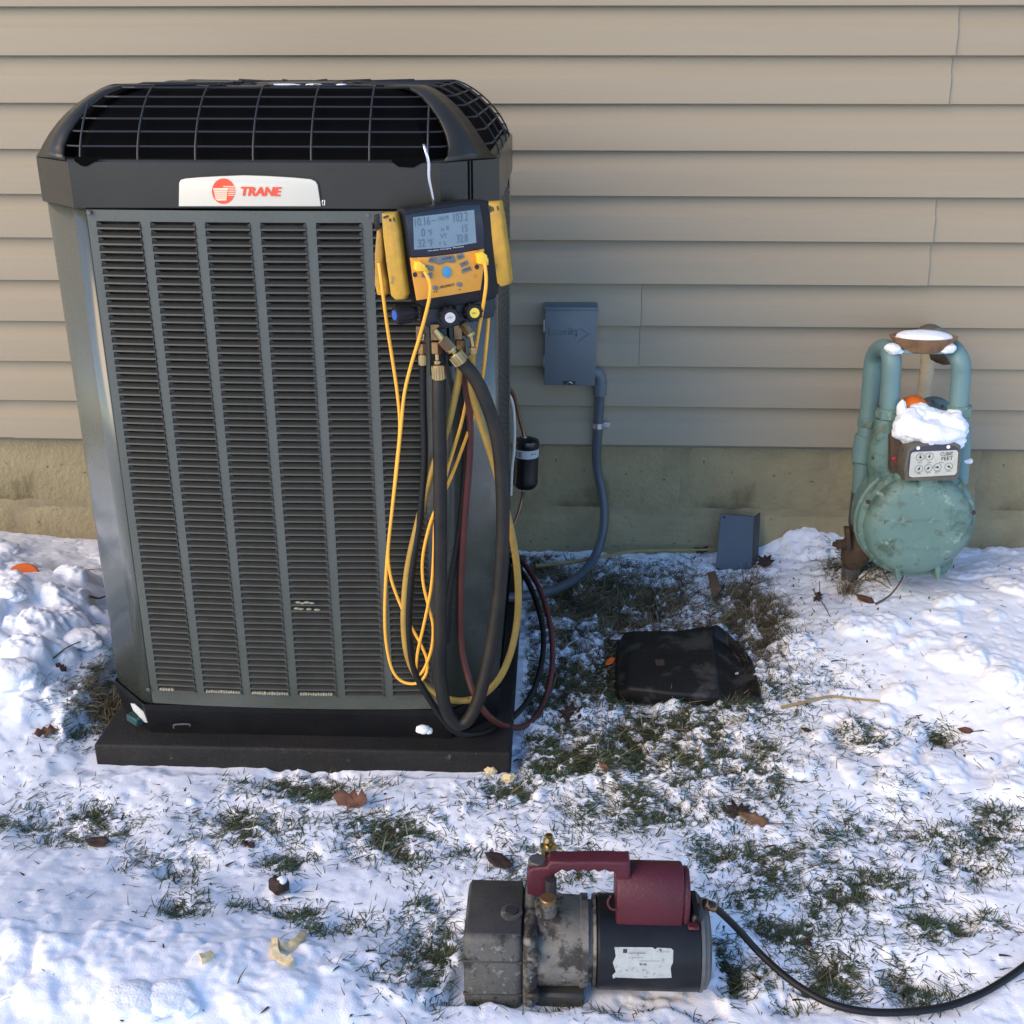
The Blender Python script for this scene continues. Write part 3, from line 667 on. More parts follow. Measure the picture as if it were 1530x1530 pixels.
PB = (-.884, -1.043, -.04), (-.071, -.17, .057)
MB().box(PB[0], PB[1], bev=.006, seg=3).build('pad_slab', m_pad, pad)


# ------------------------------------------------------------------ refrigerant gauge hanging on the corner
rz = R(24); MO = at(664, 378, -1.062); mn = Vector((math.sin(rz), -math.cos(rz), 0))
mn = (mn+Vector((0, 0, .03))).normalized()
MX = Matrix.Translation(MO) @ Matrix.Rotation(rz, 4, 'Z')
mg = thing('manifold_gauge', 'yellow and black digital refrigerant gauge hooked on the corner of the air conditioner', 'gauge', MO, M=MX)
def mp(px, py, d=0): return atp(px, py, MO+mn*d, mn)
def plate(pxs, d, t, name, m, parent=mg, bev=0): return MB().prism([mp(x, y, d) for x, y in pxs], mn*t, bev=bev).build(name, m, parent, smooth=30)
plate([(590, 314), (593, 309), (640, 303), (690, 297), (717, 297.5), (724, 303), (731, 350), (734, 385), (733, 432), (728, 440), (680, 450), (640, 456.5), (624, 456), (614, 449), (606, 420), (598, 370)], -.046, .043, 'boot', m_boot, bev=.006)
plate([(604, 321), (640, 314), (690, 306), (716, 305), (722, 340), (722.5, 371), (690, 377.5), (650, 382), (613, 384)], -.004, .0028, 'screen_bezel', m_bezel, bev=.0008)
scr = plate([(617, 324.5), (708, 313.5), (711.5, 362.5), (670, 369.5), (618.5, 373)], -.0018, .0012, 'screen', m_lcd)
face = plate([(612, 384.8), (640, 383.6), (680, 379.2), (722.5, 371.5), (721.5, 400), (717, 433), (670, 441), (622, 448.5), (616, 415)], -.004, .0036, 'faceplate', m_yel, bev=.0006)
def mtext(s, a, b, h, m, parent, d, shear=0, bold=0): return text(s, mp(*a, d), mp(*b, d), (0, 0, 1), m, parent, 'lettering', h=h, shear=shear, bold=bold, lift=.0003)
for s, a, b, h in (('10.16', (620.5, 338.5), (643, 336), .0128), ('--', (644.5, 330.5), (650.5, 330), .0012), ('-14.0 M', (653, 330.5), (670, 328.5), .0075), ('103.2', (678, 332.5), (699.5, 329.8), .0145),
                   ('0', (630, 353.5), (635.5, 353), .0125), ('\u00b0F', (640, 353.2), (646, 352.6), .0105), ('\u00b5 E', (659.5, 346), (671, 344.8), .0072), ('15', (691, 347), (699, 346), .0112),
                   ('32', (625, 370), (635.5, 369), .0125), ('\u00b0F', (639.5, 368.6), (647, 368), .0115), ('VT', (658, 356), (668, 355), .0065), ('1 L', (657, 367), (668, 365.8), .0060), ('32.8', (683, 363), (699, 361.2), .0128)):
    mtext(s, a, b, h, m_seg, scr, -.0006)
mtext('Wireless Charging  Manifold', (639, 376.6), (692.5, 369.7), .0026, m_whitep, mg, -.0010)
def poly(pxs, name, m, d=-.0004, t=.0022, bev=.0006): return plate([(600+x/9.5625, 300+y/9.5625) for x, y in pxs], d, t, name, m, face, bev)
for q in ([(405, 805), (485, 795), (478, 890), (372, 870)], [(505, 795), (740, 775), (772, 872), (700, 885), (640, 868), (570, 905), (495, 905)], [(775, 775), (868, 745), (895, 805), (800, 845)], [(350, 912), (452, 932), (445, 1000), (375, 985), (332, 940)],
          [(285, 1045), (340, 1020), (440, 1030), (430, 1105), (282, 1088)], [(825, 895), (935, 848), (952, 905), (845, 950)], [(850, 985), (975, 935), (998, 985), (865, 1040)]):
    k = poly(q, 'key', m_key)
    x0, x1 = min(a for a, _ in q), max(a for a, _ in q); yc = sum(c for _, c in q)/len(q)
def ov(cx, cy, rx, ry, n=16): return [(cx+rx*math.cos(2*math.pi*i/n), cy+ry*math.sin(2*math.pi*i/n)) for i in range(n)]
poly(ov(478, 1245, 40, 34), 'key', m_key); poly(ov(824, 1195, 42, 32), 'key', m_key)
poly(ov(640, 1015, 64, 80, 28), 'power_key', m_blue, t=.003, bev=.001)
for c in ((190, 1055), (1075, 945)): poly(ov(*c, 31, 36), 'socket', m_dark, t=.0008, bev=0)
poly(ov(1053, 1075, 24, 32), 'socket', m_clamp, t=.0006, bev=0)
mtext('FIELDPIECE', (657.2, 431.2), (679, 427), .0040, m_dark, face, .0000, shear=.2, bold=.02)
mtext('POWER', (661, 388.7), (675, 386), .0032, m_dark, face, .0020)
for s, a, b in (('ZERO', (641.5, 389.6), (648, 389)), ('SEL', (685, 385.5), (690.5, 383.6)), ('UNIT', (690, 396), (696, 393.8)), ('MENU', (692, 405), (702, 402))): mtext(s, a, b, .0026, m_dark, face, .0020)
for s, a, b in (('T1', (617, 386.6), (622, 386.1)), ('T2', (710.5, 375.5), (716, 374.5)), ('- -', (648, 437.5), (653, 436.8)), ('^', (685, 434), (689, 433.4))): mtext(s, a, b, .0024, m_dark, face, .0000)
MB().tube([mp(631.5, 219, -.028), mp(633.5, 218, -.018), mp(637, 229, -.012), mp(640.5, 245, -.012), mp(641, 266, -.014), mp(645, 288, -.02), mp(648.5, 306, -.024)], .0026, 10).build('hook', m_chrome, mg)
# valve block, knobs and brass under the display
plate([(627, 455), (700, 444), (731, 440), (733, 455), (728, 470), (690, 478), (662, 486), (640, 489), (627, 480)], -.045, .030, 'valve_block', m_navy, bev=.003)
plate([(640, 484), (662, 481), (664, 510), (660, 560), (642, 560)], -.048, .020, 'valve_body', m_navy, bev=.003)
plate([(664, 484), (682, 480), (682, 540), (668, 545)], -.048, .022, 'valve_body', m_navy, bev=.003)
def fl(*q): return q
def knob(a, b, r, cap, cm, ang=0):
    A, B = Vector(a), Vector(b); ax = (B-A).normalized(); h = (B-A).length
    k = MB(); k.lathe([(r*.62, 0), (r*.62, h*.25), (r*.98, h*.27), (r, h*.34), (r, h*.86), (r*.9, h)], A, ax, 24)
    for i in range(10):
        t = i*math.pi/5; X = ax.orthogonal().normalized(); Y = ax.cross(X); d = X*math.cos(t)+Y*math.sin(t)
        k.tube([A+d*r*.98+ax*h*.3, A+d*r*.98+ax*h*.9], r*.13, 6, raw=True)
    o = k.build('knob', m_boot, mg); MB().cyl(B-ax*.0005, B+ax*.0012, r*.55, 18).build('knob_cap', cm, o); return o
knob(mp(622, 466, -.028), mp(590, 471, -.020), .0150, None, m_bluecap)
k2 = knob(mp(669, 467, -.030), mp(672.5, 474.5, .016), .0155, None, m_label)
mtext('LOW', (668.8, 476), (676, 475.2), .0028, m_dark, k2, .0186)
k3 = knob(mp(700, 463, -.030), mp(709, 467.5, .004), .0150, None, m_yelcap)
mtext('VAC', (705, 469.4), (712, 468.5), .0028, m_dark, k3, .0064)
MB().cyl(mp(721, 452, -.03), mp(734, 454, -.028), .0095, 16, bev=.001).build('end_plug', m_navy, mg)
MB().tube([mp(689, 470, -.03), mp(689, 500, -.03)], .010, 12, raw=True).build('valve_stem', m_boot, mg)
def brass(parts, name='brass_fitting', par=None):
    o = None
    for (a, b, r, kind) in parts:
        A, B = mp(*a), mp(*b); k = MB()
        if kind == 'nut': k.cyl(A, B, r, 6, bev=.0012)
        elif kind == 'rib':
            k.cyl(A, B, r, 18, bev=.001); ax = (B-A).normalized(); X = ax.orthogonal().normalized(); Y = ax.cross(X)
            for i in range(14):
                t = i*2*math.pi/14; d = X*math.cos(t)+Y*math.sin(t); k.tube([A+d*r+(B-A)*.12, A+d*r+(B-A)*.92], r*.11, 5, raw=True)
        elif kind == 'box': k.cyl(A, B, r, 4)
        else: k.cyl(A, B, r, 14, bev=.0006)
        k.build(name, m_brassd if kind in ('nut', 'box') else m_brass, mg, smooth=30)
D = -.026
brass([((627, 487, D), (627.5, 506, D), .008, 'box'), ((632, 498, D), (631, 508, D), .005, 'c'), ((630.5, 512, D), (630.5, 529, D), .0072, 'nut'), ((631, 529, D), (631.5, 546, D), .0062, 'rib')])
brass([((650, 484, D+.012), (651, 507, D+.012), .0098, 'box'), ((652, 510, D+.012), (652.5, 528, D+.012), .0102, 'nut'), ((653, 528, D+.012), (653.5, 538, D+.012), .0042, 'c'), ((653.5, 538, D+.012), (654, 543.5, D+.012), .0068, 'c'), ((654.5, 544, D+.012), (656, 567, D+.012), .0108, 'rib')])
brass([((650, 492, D+.02), (664, 510, D+.026), .0065, 'c'), ((660, 506, D+.026), (674, 521, D+.03), .0105, 'nut'), ((673, 520, D+.03), (676.5, 524, D+.031), .0092, 'c'), ((676, 523, D+.03), (680.5, 529, D+.031), .0048, 'c'), ((679, 528, D+.03), (690.5, 542.5, D+.034), .0118, 'rib')])
brass([((684, 478, D), (685, 506, D), .009, 'box'), ((688, 507, D), (689, 526, D), .0088, 'nut'), ((690, 482, D+.008), (703, 500, D+.012), .0085, 'nut'), ((701, 497, D+.012), (704, 502, D+.013), .0085, 'c'), ((703, 502, D+.013), (706, 518, D+.013), .0036, 'c'), ((705.5, 518, D+.013), (705.5, 537, D+.013), .0064, 'rib')])
# hoses
def hose(name, label, pts, r, m, group=None, seg=12, k=7):
    P = [at(*q) for q in pts]
    o = MB().tube(P, r, seg, k).build(name, m, origin=P[0]); return tag(o, label, 'hose', group)
hose('refrigerant_hose', 'thickest black hose looping from the gauge down to the pad and back up', [(656, 562, -1.045), (656, 600, -1.050), (657.5, 700, -1.055), (658, 800, -1.06), (658, 900, -1.065), (658, 960, -1.068), (658, 1010, -1.07), (664, 1052, -1.072), (676, 1076, -1.07), (688, 1082, -1.068), (702, 1072, -1.065),
     (718, 1035, -1.06), (735, 960, -1.05), (746, 880, -1.045), (751, 800, -1.042), (750, 720, -1.042), (742, 650, -1.045), (722, 590, -1.05), (706, 560, -1.052), (690, 541, -1.052)], .0122, m_hose, 'hoses hanging from the gauge')
hose('refrigerant_hose', 'thin black hose hanging beside the thickest one and curling past the pad corner', [(631.5, 543, -1.048), (632, 600, -1.045), (634, 688, -1.042), (627, 780, -1.04), (615, 860, -1.04), (611, 943, -1.042), (620, 1004, -1.045), (648, 1054, -1.05), (676, 1090, -1.04), (706, 1098, -1.02), (740, 1088, -.96),
     (768, 1070, -.89), (793, 1040, -.82), (808, 996, -.74), (812, 950, -.66), (803, 905, -.58), (788, 868, -.48), (772, 846, -.38), (762, 835, -.30)], .0062, m_hose2, 'hoses hanging from the gauge')
hose('refrigerant_hose', 'worn yellow hose in a wide loop below the gauge', [(689, 520, -1.03), (686, 560, -1.03), (678, 600, -1.03), (665, 650, -1.035), (645, 705, -1.037), (625, 780, -1.037), (611, 840, -1.037), (605, 890, -1.038), (604, 940, -1.04), (611, 985, -1.04), (630, 1020, -1.04), (658, 1040, -1.04), (687, 1047, -1.04),
     (718, 1040, -1.03), (745, 1015, -1.02), (763, 975, -1.01), (773, 925, -1.0), (774, 870, -1.0), (767, 810, -1.0), (752, 745, -1.0), (734, 680, -1.005), (716, 625, -1.01), (705, 580, -1.02), (705, 534, -1.05)], .0066, m_hosey, 'hoses hanging from the gauge')
hose('refrigerant_hose', 'dull red hose running down the corner and looping out over the ground', [(691, 524, -1.02), (694, 560, -1.0), (702, 620, -.99), (702, 680, -.985), (696, 760, -.985), (690, 840, -.985), (688, 910, -.985), (690, 965, -.99), (698, 1005, -1.0), (712, 1045, -1.02), (735, 1074, -1.0),
     (765, 1087, -.93), (793, 1079, -.86), (814, 1046, -.78), (825, 995, -.70), (823, 940, -.62), (810, 890, -.53), (792, 855, -.43), (774, 834, -.34), (762, 826, -.28)], .0062, m_hoser, 'hoses hanging from the gauge')
hose('refrigerant_hose', 'slim dark hose tucked behind the red hose on the corner panel', [(683, 530, -1.01), (687, 580, -.985), (694, 640, -.978), (695, 700, -.975), (688, 780, -.98), (677, 850, -.99), (671, 900, -1.0), (668, 960, -1.01)], .0055, m_hose2, 'hoses hanging from the gauge')
# pipe clamps with their cables and plugs
def clamp(label, jaw1, jaw2, y1, y2, cable, plug, extra):
    O = at(*jaw1[0], y1); t = thing('pipe_clamp', label, 'clamp', O, 'yellow pipe clamps on the gauge')
    MB().prism([at(px, py, y1) for px, py in jaw1], Vector((.25, .9, 0))*.022, bev=.004).build('outer_jaw', m_clamp, t)
    if jaw2: MB().prism([at(px, py, y2) for px, py in jaw2], Vector((.25, .9, 0))*.016, bev=.003).build('inner_jaw', m_clamp, t)
    for q in extra: MB().prism([at(px, py, y1-.0006) for px, py in q], (0, -.0006, 0)).build('scale_mark', m_dark, t, smooth=0)
    MB().tube([at(*q) for q in cable], .0029, 8, 6).build('cable', m_cable, t)
    b = MB(); b.prism([mp(*q, -.0004) for q in plug[0]], mn*.013, bev=.002); b.prism([mp(*q, .001) for q in plug[1]], mn*.009, bev=.002); b.build('plug', m_plug, t)
    return t
tL = clamp('yellow pipe clamp hanging left of the gauge display', [(569, 319), (589, 318), (595, 345), (601, 400), (607, 440), (603, 448), (590, 449), (583, 442), (577, 400), (571, 352)], [(562, 345), (570, 342), (572, 380), (571, 392), (578, 420), (579, 438), (574, 443), (563, 441), (559, 425), (559, 380)], -1.088, -1.070,
  [(566, 393, -1.078), (571, 430, -1.080), (579, 490, -1.06), (586, 535, -1.045), (594, 590, -1.04), (597.5, 640, -1.038), (592, 700, -1.038), (585, 770, -1.038), (578, 840, -1.038), (575, 910, -1.04), (577, 960, -1.04), (586, 1000, -1.042), (601, 1018, -1.044), (622, 1021, -1.046), (636, 1008, -1.044), (638, 987, -1.042), (630, 965, -1.042), (618, 943, -1.041), (603, 914, -1.041), (591, 885, -1.04), (583, 858, -1.04), (580, 822, -1.044), (586, 762, -1.044), (593, 700, -1.044), (599, 640, -1.046), (604, 590, -1.05), (613, 550, -1.055), (625, 510, -1.068), (636, 470, -1.082), (642.5, 440, -1.092), (642, 422, -1.094), (634.5, 405.5, -1.092)],
  ([(617.5, 389.5), (624, 388.5), (632, 395), (634, 404), (620, 404.5), (617.5, 402)], [(629, 394), (636, 399), (639, 407), (634.5, 407.5), (628, 402)]), [[(572, 324), (580, 321), (580.5, 324.5), (573, 326.5)], [(581, 327), (584, 326.5), (584.5, 331), (581.5, 331)], [(587, 325), (589.5, 325), (590.5, 331), (588.5, 331)]])
slab([(560, 322), (567, 320), (568.5, 340), (563, 344), (559.5, 335)], -1.082, -.008).build('clamp_roller', m_boot, tL)
tR2 = clamp('yellow pipe clamp hanging right of the gauge display', [(726, 302), (746, 301), (751, 330), (757, 375), (762, 420), (759, 426), (748, 429), (742, 424), (735, 380), (729, 335)], None, -1.025, -1.0,
  [(729, 430, -1.01), (730, 470, -1.0), (724, 540, -.995), (714, 600, -.99), (698, 650, -.99), (672, 718, -1.03), (655, 752, -1.045), (642, 785, -1.042), (632, 830, -1.04), (632, 868, -1.04), (640, 905, -1.041), (647, 935, -1.043), (645, 968, -1.043), (636, 995, -1.043), (627, 1008, -1.044), (622, 1003, -1.044), (624, 975, -1.044), (633, 935, -1.045), (644, 880, -1.045), (648, 830, -1.045), (650, 780, -1.046), (658, 740, -1.046), (672, 690, -1.03), (690, 630, -.995), (704, 560, -.995), (716, 490, -1.02), (723, 450, -1.045), (726.5, 420, -1.050), (724.5, 392, -1.048)],
  ([(709, 377.5), (717, 375), (724, 380), (725.5, 391), (719, 395), (711, 392.5)], [(720, 378), (727.5, 386), (727.5, 395), (722, 396), (718, 390)]), [[(729, 308), (733, 307.5), (735, 316), (731, 317)], [(734.5, 309), (736.5, 309), (738, 315), (736, 315.5)], [(742, 308), (744, 308), (745.5, 314), (743.5, 314.5)]])

# ------------------------------------------------------------------ things on the wall
yd = -.085
db = thing('disconnect_box', 'gray metal electrical disconnect box screwed to the siding', 'electrical box', at(851, 577, -.02))
a, c_ = at(814.5, 460, yd), at(888, 576.5, yd)
MB().box((a.x+.004, yd+.006, c_.z+.003), (c_.x-.003, -.012, a.z-.004), bev=.002).build('box_body', m_steelg, db)
o = MB().box((a.x, yd, c_.z), (c_.x+.002, yd+.016, a.z), bev=.0018, seg=2).build('cover', m_steelg, db)
MB().box((a.x-.002, yd-.002, a.z-.006), (c_.x+.005, -.010, a.z+.002), bev=.002, seg=2).build('rain_hood', m_steelg, db)
text('Durality', at(820, 504, yd), at(866, 503, yd), (0, 0, 1), m_steelg, o, 'embossed_lettering', h=.024, lift=.0012, bold=.01).modifiers.new('t', 'SOLIDIFY').thickness = .0024
MB().tube([at(867, 490, yd), at(880, 499, yd), at(868, 507, yd)], .0015, 6, k=1).tube([at(862, 512, yd), at(868, 507, yd)], .0013, 6, k=1).build('embossed_arrow', m_steelg, o)
MB().box(at(842, 574, yd-.001)-Vector((0, .003, 0)), at(860, 570, yd-.001)+Vector((0, .003, 0)), bev=.001).build('latch_slot', m_dark, db)
MB().tube([at(847, 573.5, yd-.003), at(851, 571, yd-.006), at(855, 573, yd-.003)], .0022, 8).build('latch', m_zinc, db)
for z in (488, 541): MB().box(at(812, z+8, yd+.03), at(815, z-8, yd+.01)+Vector((0, .03, 0))).build('hinge', m_zinc, db)
cn = thing('conduit', 'gray flexible conduit curving from the disconnect box down to the air conditioner', 'conduit', at(896, 640, -.04))
MB().tube([at(884, 559, -.055), at(890, 556, -.055), at(896, 562, -.052), at(897.5, 574, -.05), at(897, 588, -.048)], .0148, 14).build('elbow', m_steelg, cn)
MB().cyl(at(897, 571, -.05), at(896.8, 590, -.048), .0168, 18, bev=.001).build('coupling', m_steelg, cn)
MB().tube([at(*q) for q in ((896.6, 586, -.047), (895, 612, -.042), (893, 650, -.040), (891, 680, -.036), (893, 705, -.032), (899, 732, -.035), (903, 762, -.045), (901, 795, -.06), (892, 825, -.08), (877, 849, -.14), (855, 868, -.22), (828, 881, -.30), (800, 888, -.36), (770, 892, -.40), (745, 893, -.42))], .0122, 14, 8).build('flexible_tube', m_conduit, cn)
st_ = thing('conduit_strap', 'shiny metal strap holding the gray conduit to the siding', 'strap', at(900, 635, -.02))
q = at(893.6, 635.5, -.041); MB().lathe([(.0128, -.007), (.0142, -.007), (.0142, .007), (.0128, .007)], q, (.04, 0, 1), 20).build('band', m_zinc, st_)
q = at(905.5, 634.5, -.026); MB().box(q-Vector((.012, .003, .008)), q+Vector((.012, .002, .008)), bev=.0015).cyl(q-Vector((-.002, .007, 0)), q-Vector((-.002, .002, 0)), .0048, 6).build('ear', m_zinc, st_)
fd = thing('filter_drier', 'black cylindrical filter drier with white label beside the air conditioner', 'filter drier', at(785, 728, -.2))
A, B = at(784.5, 726, -.2), at(787, 657, -.2); ax = (B-A).normalized()
MB().lathe([(.012, -.004), (.026, -.002), (.0315, .006), (.0325, .012), (.0315, .024), (.0315, (B-A).length-.012), (.0325, (B-A).length-.008), (.030, (B-A).length), (.012, (B-A).length+.006)], A, ax, 32).build('canister', m_black, fd)
b = MB(); b.lathe([(.0318, .082), (.0318, .103)], A, ax, 40); lb = b.build('label', m_label, fd)
MB().cyl(at(781, 733, -.2), at(782.5, 725, -.2), .0075, 12).cyl(at(784, 660, -.2), at(783.5, 652, -.2), .007, 12).build('solder_cup', m_zinc, fd)
MB().tube([at(783.5, 655, -.2), at(781, 642, -.2), at(776, 625, -.205), at(771, 605, -.215), at(766, 588, -.23), at(758, 578, -.25)], .0052, 10).build('copper_line', m_copper, fd)
MB().tube([at(781.5, 730, -.2), at(780, 745, -.2), at(775, 765, -.21), at(768, 783, -.22), at(755, 810, -.24)], .0045, 10).build('copper_line', m_copper, fd)
cc = at(771.5, 675, -.2)
for k, (a0, wd) in enumerate(((-2.42, .10), (-2.22, .04), (-2.13, .07), (-2.03, .03), (-1.97, .06), (-1.2, .22), (-.9, .15))):
    b = MB(); Z_ = ax; Xr = Vector((1, 0, 0)); Yr = Z_.cross(Xr)
    hh = (.085, .100) if k < 5 else (.092, .0955)
    V = [A+Z_*z+(Xr*math.cos(t)+Yr*math.sin(t))*.0321 for z in hh for t in (a0, a0+wd)]
    b.faces(V, [(0, 1, 3, 2)]).build('print', m_seg if k < 5 else m_key, lb, smooth=0)
wp = MB().tube([at(*q) for q in ((758, 585, -.26), (766, 604, -.24), (768.5, 635, -.235), (768, 670, -.235), (765, 700, -.235), (763, 740, -.24))], .0042, 10).build('drain_tube', m_clip, origin=at(766, 660, -.24)); tag(wp, 'thin white tube coming out behind the air conditioner above the filter drier', 'tube')

# ------------------------------------------------------------------ gas meter
gm = thing('gas_meter', 'weathered pale green gas meter with round body and dial box by the wall', 'gas meter', (.866, -.36, .03))
gc = Vector((.857, -.36, .287)); RB = .1365
MB().lathe([(0, -.084), (.055, -.084), (.092, -.080), (.112, -.072), (.121, -.060), (.125, -.046), (RB-.003, -.041), (RB, -.036), (RB, -.026), (RB-.004, -.022)], gc, (0, 1, 0), 48).build('front_case', m_meter, gm, smooth=35)
MB().lathe([(RB-.004, -.018), (RB+.002, -.014), (RB+.002, -.004), (RB-.004, .0), (.132, .004), (.130, .05), (.118, .064), (.06, .074), (0, .075)], gc, (0, 1, 0), 48).build('rear_case', m_meter, gm, smooth=35)
MB().lathe([(RB-.006, -.024), (RB-.006, -.016)], gc, (0, 1, 0), 48).build('gasket', m_rust, gm)
for k in range(10):
    t = 2*math.pi*(k+.35)/10; q = gc+Vector((math.cos(t)*(RB-.007), -.040, math.sin(t)*(RB-.007)))
    MB().cyl(q, q-Vector((0, .006, 0)), .0055, 6).build('bolt', m_meter if k % 4 else m_rust, gm)
def gp(px, py, y): return at(px, py, y)
yf = gc.y-.084
MB().tube([gp(1353, 779, yf), gp(1378, 777, yf), gp(1408, 778.5, yf+.001)], .0022, 6).tube([gp(1349, 819.5, yf), gp(1372, 821, yf), gp(1403, 820, yf)], .0022, 6).build('cover_rib', m_meter, gm)
MB().prism([gp(1318, 826, -.385), gp(1330, 850, -.385), gp(1336, 861, -.385), gp(1412, 862, -.385), gp(1424, 845, -.385), gp(1428, 826, -.385)], (0, .09, 0), bev=.006).build('foot', m_meter, gm)
for px in (1341, 1401): MB().prism([gp(px-5, 838, -.43), gp(px+5, 838, -.43), gp(px+4, 866, -.43), gp(px-1, 867, -.43)], (0, .05, 0), bev=.002).build('foot_fin', m_meter, gm)
# upper housing and index
MB().box(gp(1366, 762, -.435), gp(1405, 705, -.435)+Vector((0, .06, 0)), bev=.006, seg=2).build('neck', m_meter, gm)
MB().box((gp(1328, 730, -.37).x, -.39, gp(1328, 735, -.37).z), (gp(1440, 640, -.37).x, -.27, gp(1400, 640, -.37).z), bev=.02, seg=3).build('valve_housing', m_meter, gm)
yi = -.452
io = [(1352, 719), (1350.5, 700), (1356, 672), (1364, 665.5), (1385, 660.5), (1410, 659.5), (1428, 662), (1436.5, 667), (1436, 690), (1432.5, 716), (1420, 719)]
ib = MB().prism([gp(x, y, yi) for x, y in io], (-.004, .088, 0), bev=.004).build('index_box', m_index, gm)
MB().prism([gp(x, y, yi-.0002) for x, y in ((1358, 713.5), (1356, 695), (1360, 675), (1368, 669.5), (1388, 665), (1410, 664.3), (1427, 667), (1432, 671), (1431, 690), (1428, 711))], (0, -.0012, 0)).build('index_window', m_indexw, gm, smooth=0)
dial = MB().prism([gp(x, y, yi-.0014) for x, y in ((1358.5, 711.5), (1358, 707), (1361, 679), (1363, 676), (1368, 675), (1429, 672.5), (1431.5, 675.5), (1429.5, 705), (1426.5, 709.5), (1364, 713))], (0, -.0010, 0)).build('dial_plate', m_dial, gm, smooth=0)
yp = yi-.0026
for k, (px, py, an) in enumerate(((1375, 683, 100), (1388.5, 682, 80), (1373, 700.5, 75), (1387, 699.5, 225), (1400.5, 698, 180), (1417.5, 697, -30))):
    q = gp(px, py, yp); Rr_ = .0090
    b = MB().tube([q+Vector((math.cos(i*math.pi/10)*Rr_, 0, math.sin(i*math.pi/10)*Rr_)) for i in range(21)], .00045, 4, raw=True)
    for i in range(10): t = i*math.pi/5; b.tube([q+Vector((math.cos(t)*Rr_*.78, 0, math.sin(t)*Rr_*.78)), q+Vector((math.cos(t)*Rr_*.95, 0, math.sin(t)*Rr_*.95))], .0004, 4, raw=True)
    ring_ = b.build('dial', m_seg, dial)
    t = R(an); d = Vector((math.cos(t), 0, math.sin(t))); n_ = Vector((-d.z, 0, d.x)); q = q-Vector((0, .0005, 0))
    b = MB().faces([q-d*.003-n_*.0020, q-d*.003+n_*.0020, q+d*.0078], [(0, 1, 2)]); b.faces([q+Vector((math.cos(i*math.pi/6)*.0024, -.0001, math.sin(i*math.pi/6)*.0024)) for i in range(12)], [tuple(range(12))]); b.build('dial_hand', m_dark, dial, smooth=0)
def gtext(s, a, b, h): text(s, gp(*a, yp), gp(*b, yp), (0, 0, 1), m_dark, dial, h=h, lift=.0002, bold=.01)
gtext('CUBIC', (1405, 681.2), (1423.5, 680.4), .0085); gtext('FEET', (1406.5, 688), (1423.5, 687.2), .0085)
for a, b, s in (((1371, 692), (1378, 691.7), 'HALF'), ((1385, 691.5), (1392, 691.2), 'TWO'), ((1370.5, 708.6), (1376, 708.4), '1 MIL'), ((1384, 707.4), (1391, 707.1), '100 THOU'), ((1397, 706), (1405, 705.6), '10 THOU'), ((1413, 705), (1421, 704.6), '1 THOU'), ((1403, 692), (1410, 691.6), 'No')): gtext(s, a, b, .0022)
for px, py in ((1372, 669.5), (1417, 667.8)): MB().cyl(gp(px, py, yi-.001), gp(px, py, yi-.003), .004, 10).build('index_screw', m_zinc, gm)
MB().prism([gp(x, y, -.405) for x, y in ((1330, 652), (1340, 646), (1354, 660), (1353, 712), (1343, 706), (1331, 705))], (0, .03, 0), bev=.004).build('index_bracket', m_rust, gm)
MB().blob(gp(1336, 685, -.40), (.0085, .007, .0085), .1).build('red_seal', m_ring, gm)
# piping
yo, yn = -.235, -.36
MB().tube([gp(1283, 775, -.25), gp(1289, 700, -.245), gp(1299, 610, yo), gp(1303, 560, yo), gp(1307, 533, -.24), gp(1316, 521, -.27), gp(1326, 522, -.32), gp(1332, 536, yn), gp(1331, 570, yn), gp(1329, 612, yn)], .0215, 18, 8).build('inlet_pipe', m_pipe, gm)
MB().tube([gp(1432, 612, yn), gp(1436, 560, yn), gp(1434, 538, yn), gp(1424, 522, -.33), gp(1412, 512, -.26), gp(1402, 505, -.18), gp(1396, 500, -.10), gp(1392, 497, .0)], .0215, 18, 8).build('outlet_pipe', m_pipe, gm)
MB().box(gp(1330, 529, -.375), gp(1424, 523.5, -.375)+Vector((0, .05, 0)), bev=.002).build('meter_bar', m_pipe, gm)
for (px, py, y, r, h) in ((1327, 617, yn, .0285, .026), (1298, 630, yo, .0275, .024), (1433, 613, yn, .0285, .026)):
    q = gp(px, py, y); MB().cyl(q-Vector((0, 0, h/2)), q+Vector((0, 0, h/2)), r, 8, bev=.003).build('union_nut', m_meter, gm)
MB().tube([gp(1324, 625, yn), gp(1321, 650, yn), gp(1318, 690, -.35), gp(1319, 720, -.34)], lambda t: .026+.010*t, 18).build('inlet_chamber', m_meter, gm)
MB().tube([gp(1433, 622, yn), gp(1436, 660, yn), gp(1432, 720, yn)], .022, 16).build('outlet_chamber', m_pipe, gm)
q = gp(1293, 655, -.24); MB().cyl(gp(1288, 690, -.245), gp(1294, 650, -.24), .0265, 18, bev=.002).build('coupling', m_pipe, gm)
MB().cyl(gp(1281, 782, -.25), gp(1286, 735, -.247), .0225, 16).build('riser_pipe', m_bell, gm)
vb = MB().lathe([(.020, 0), (.022, .010), (.034, .022), (.038, .05), (.036, .075), (.028, .088), (.025, .10), (.029, .105), (.029, .128), (.022, .134)], gp(1274, 850, -.25), (.06, 0, 1), 10).build('shutoff_valve', m_rust, gm)
MB().cyl(gp(1268, 812, -.27), gp(1251, 814, -.28), .013, 8, bev=.002).cyl(gp(1252, 814, -.28), gp(1245, 813, -.282), .006, 8).prism([gp(1263, 790, -.29), gp(1270, 790, -.29), gp(1273, 822, -.29), gp(1266, 823, -.29)], (0, .02, 0), bev=.002).build('valve_stem', m_rust, vb)
MB().cyl(gp(1270, 895, -.25), gp(1272, 846, -.25), .0235, 14).build('service_pipe', m_bell, gm)
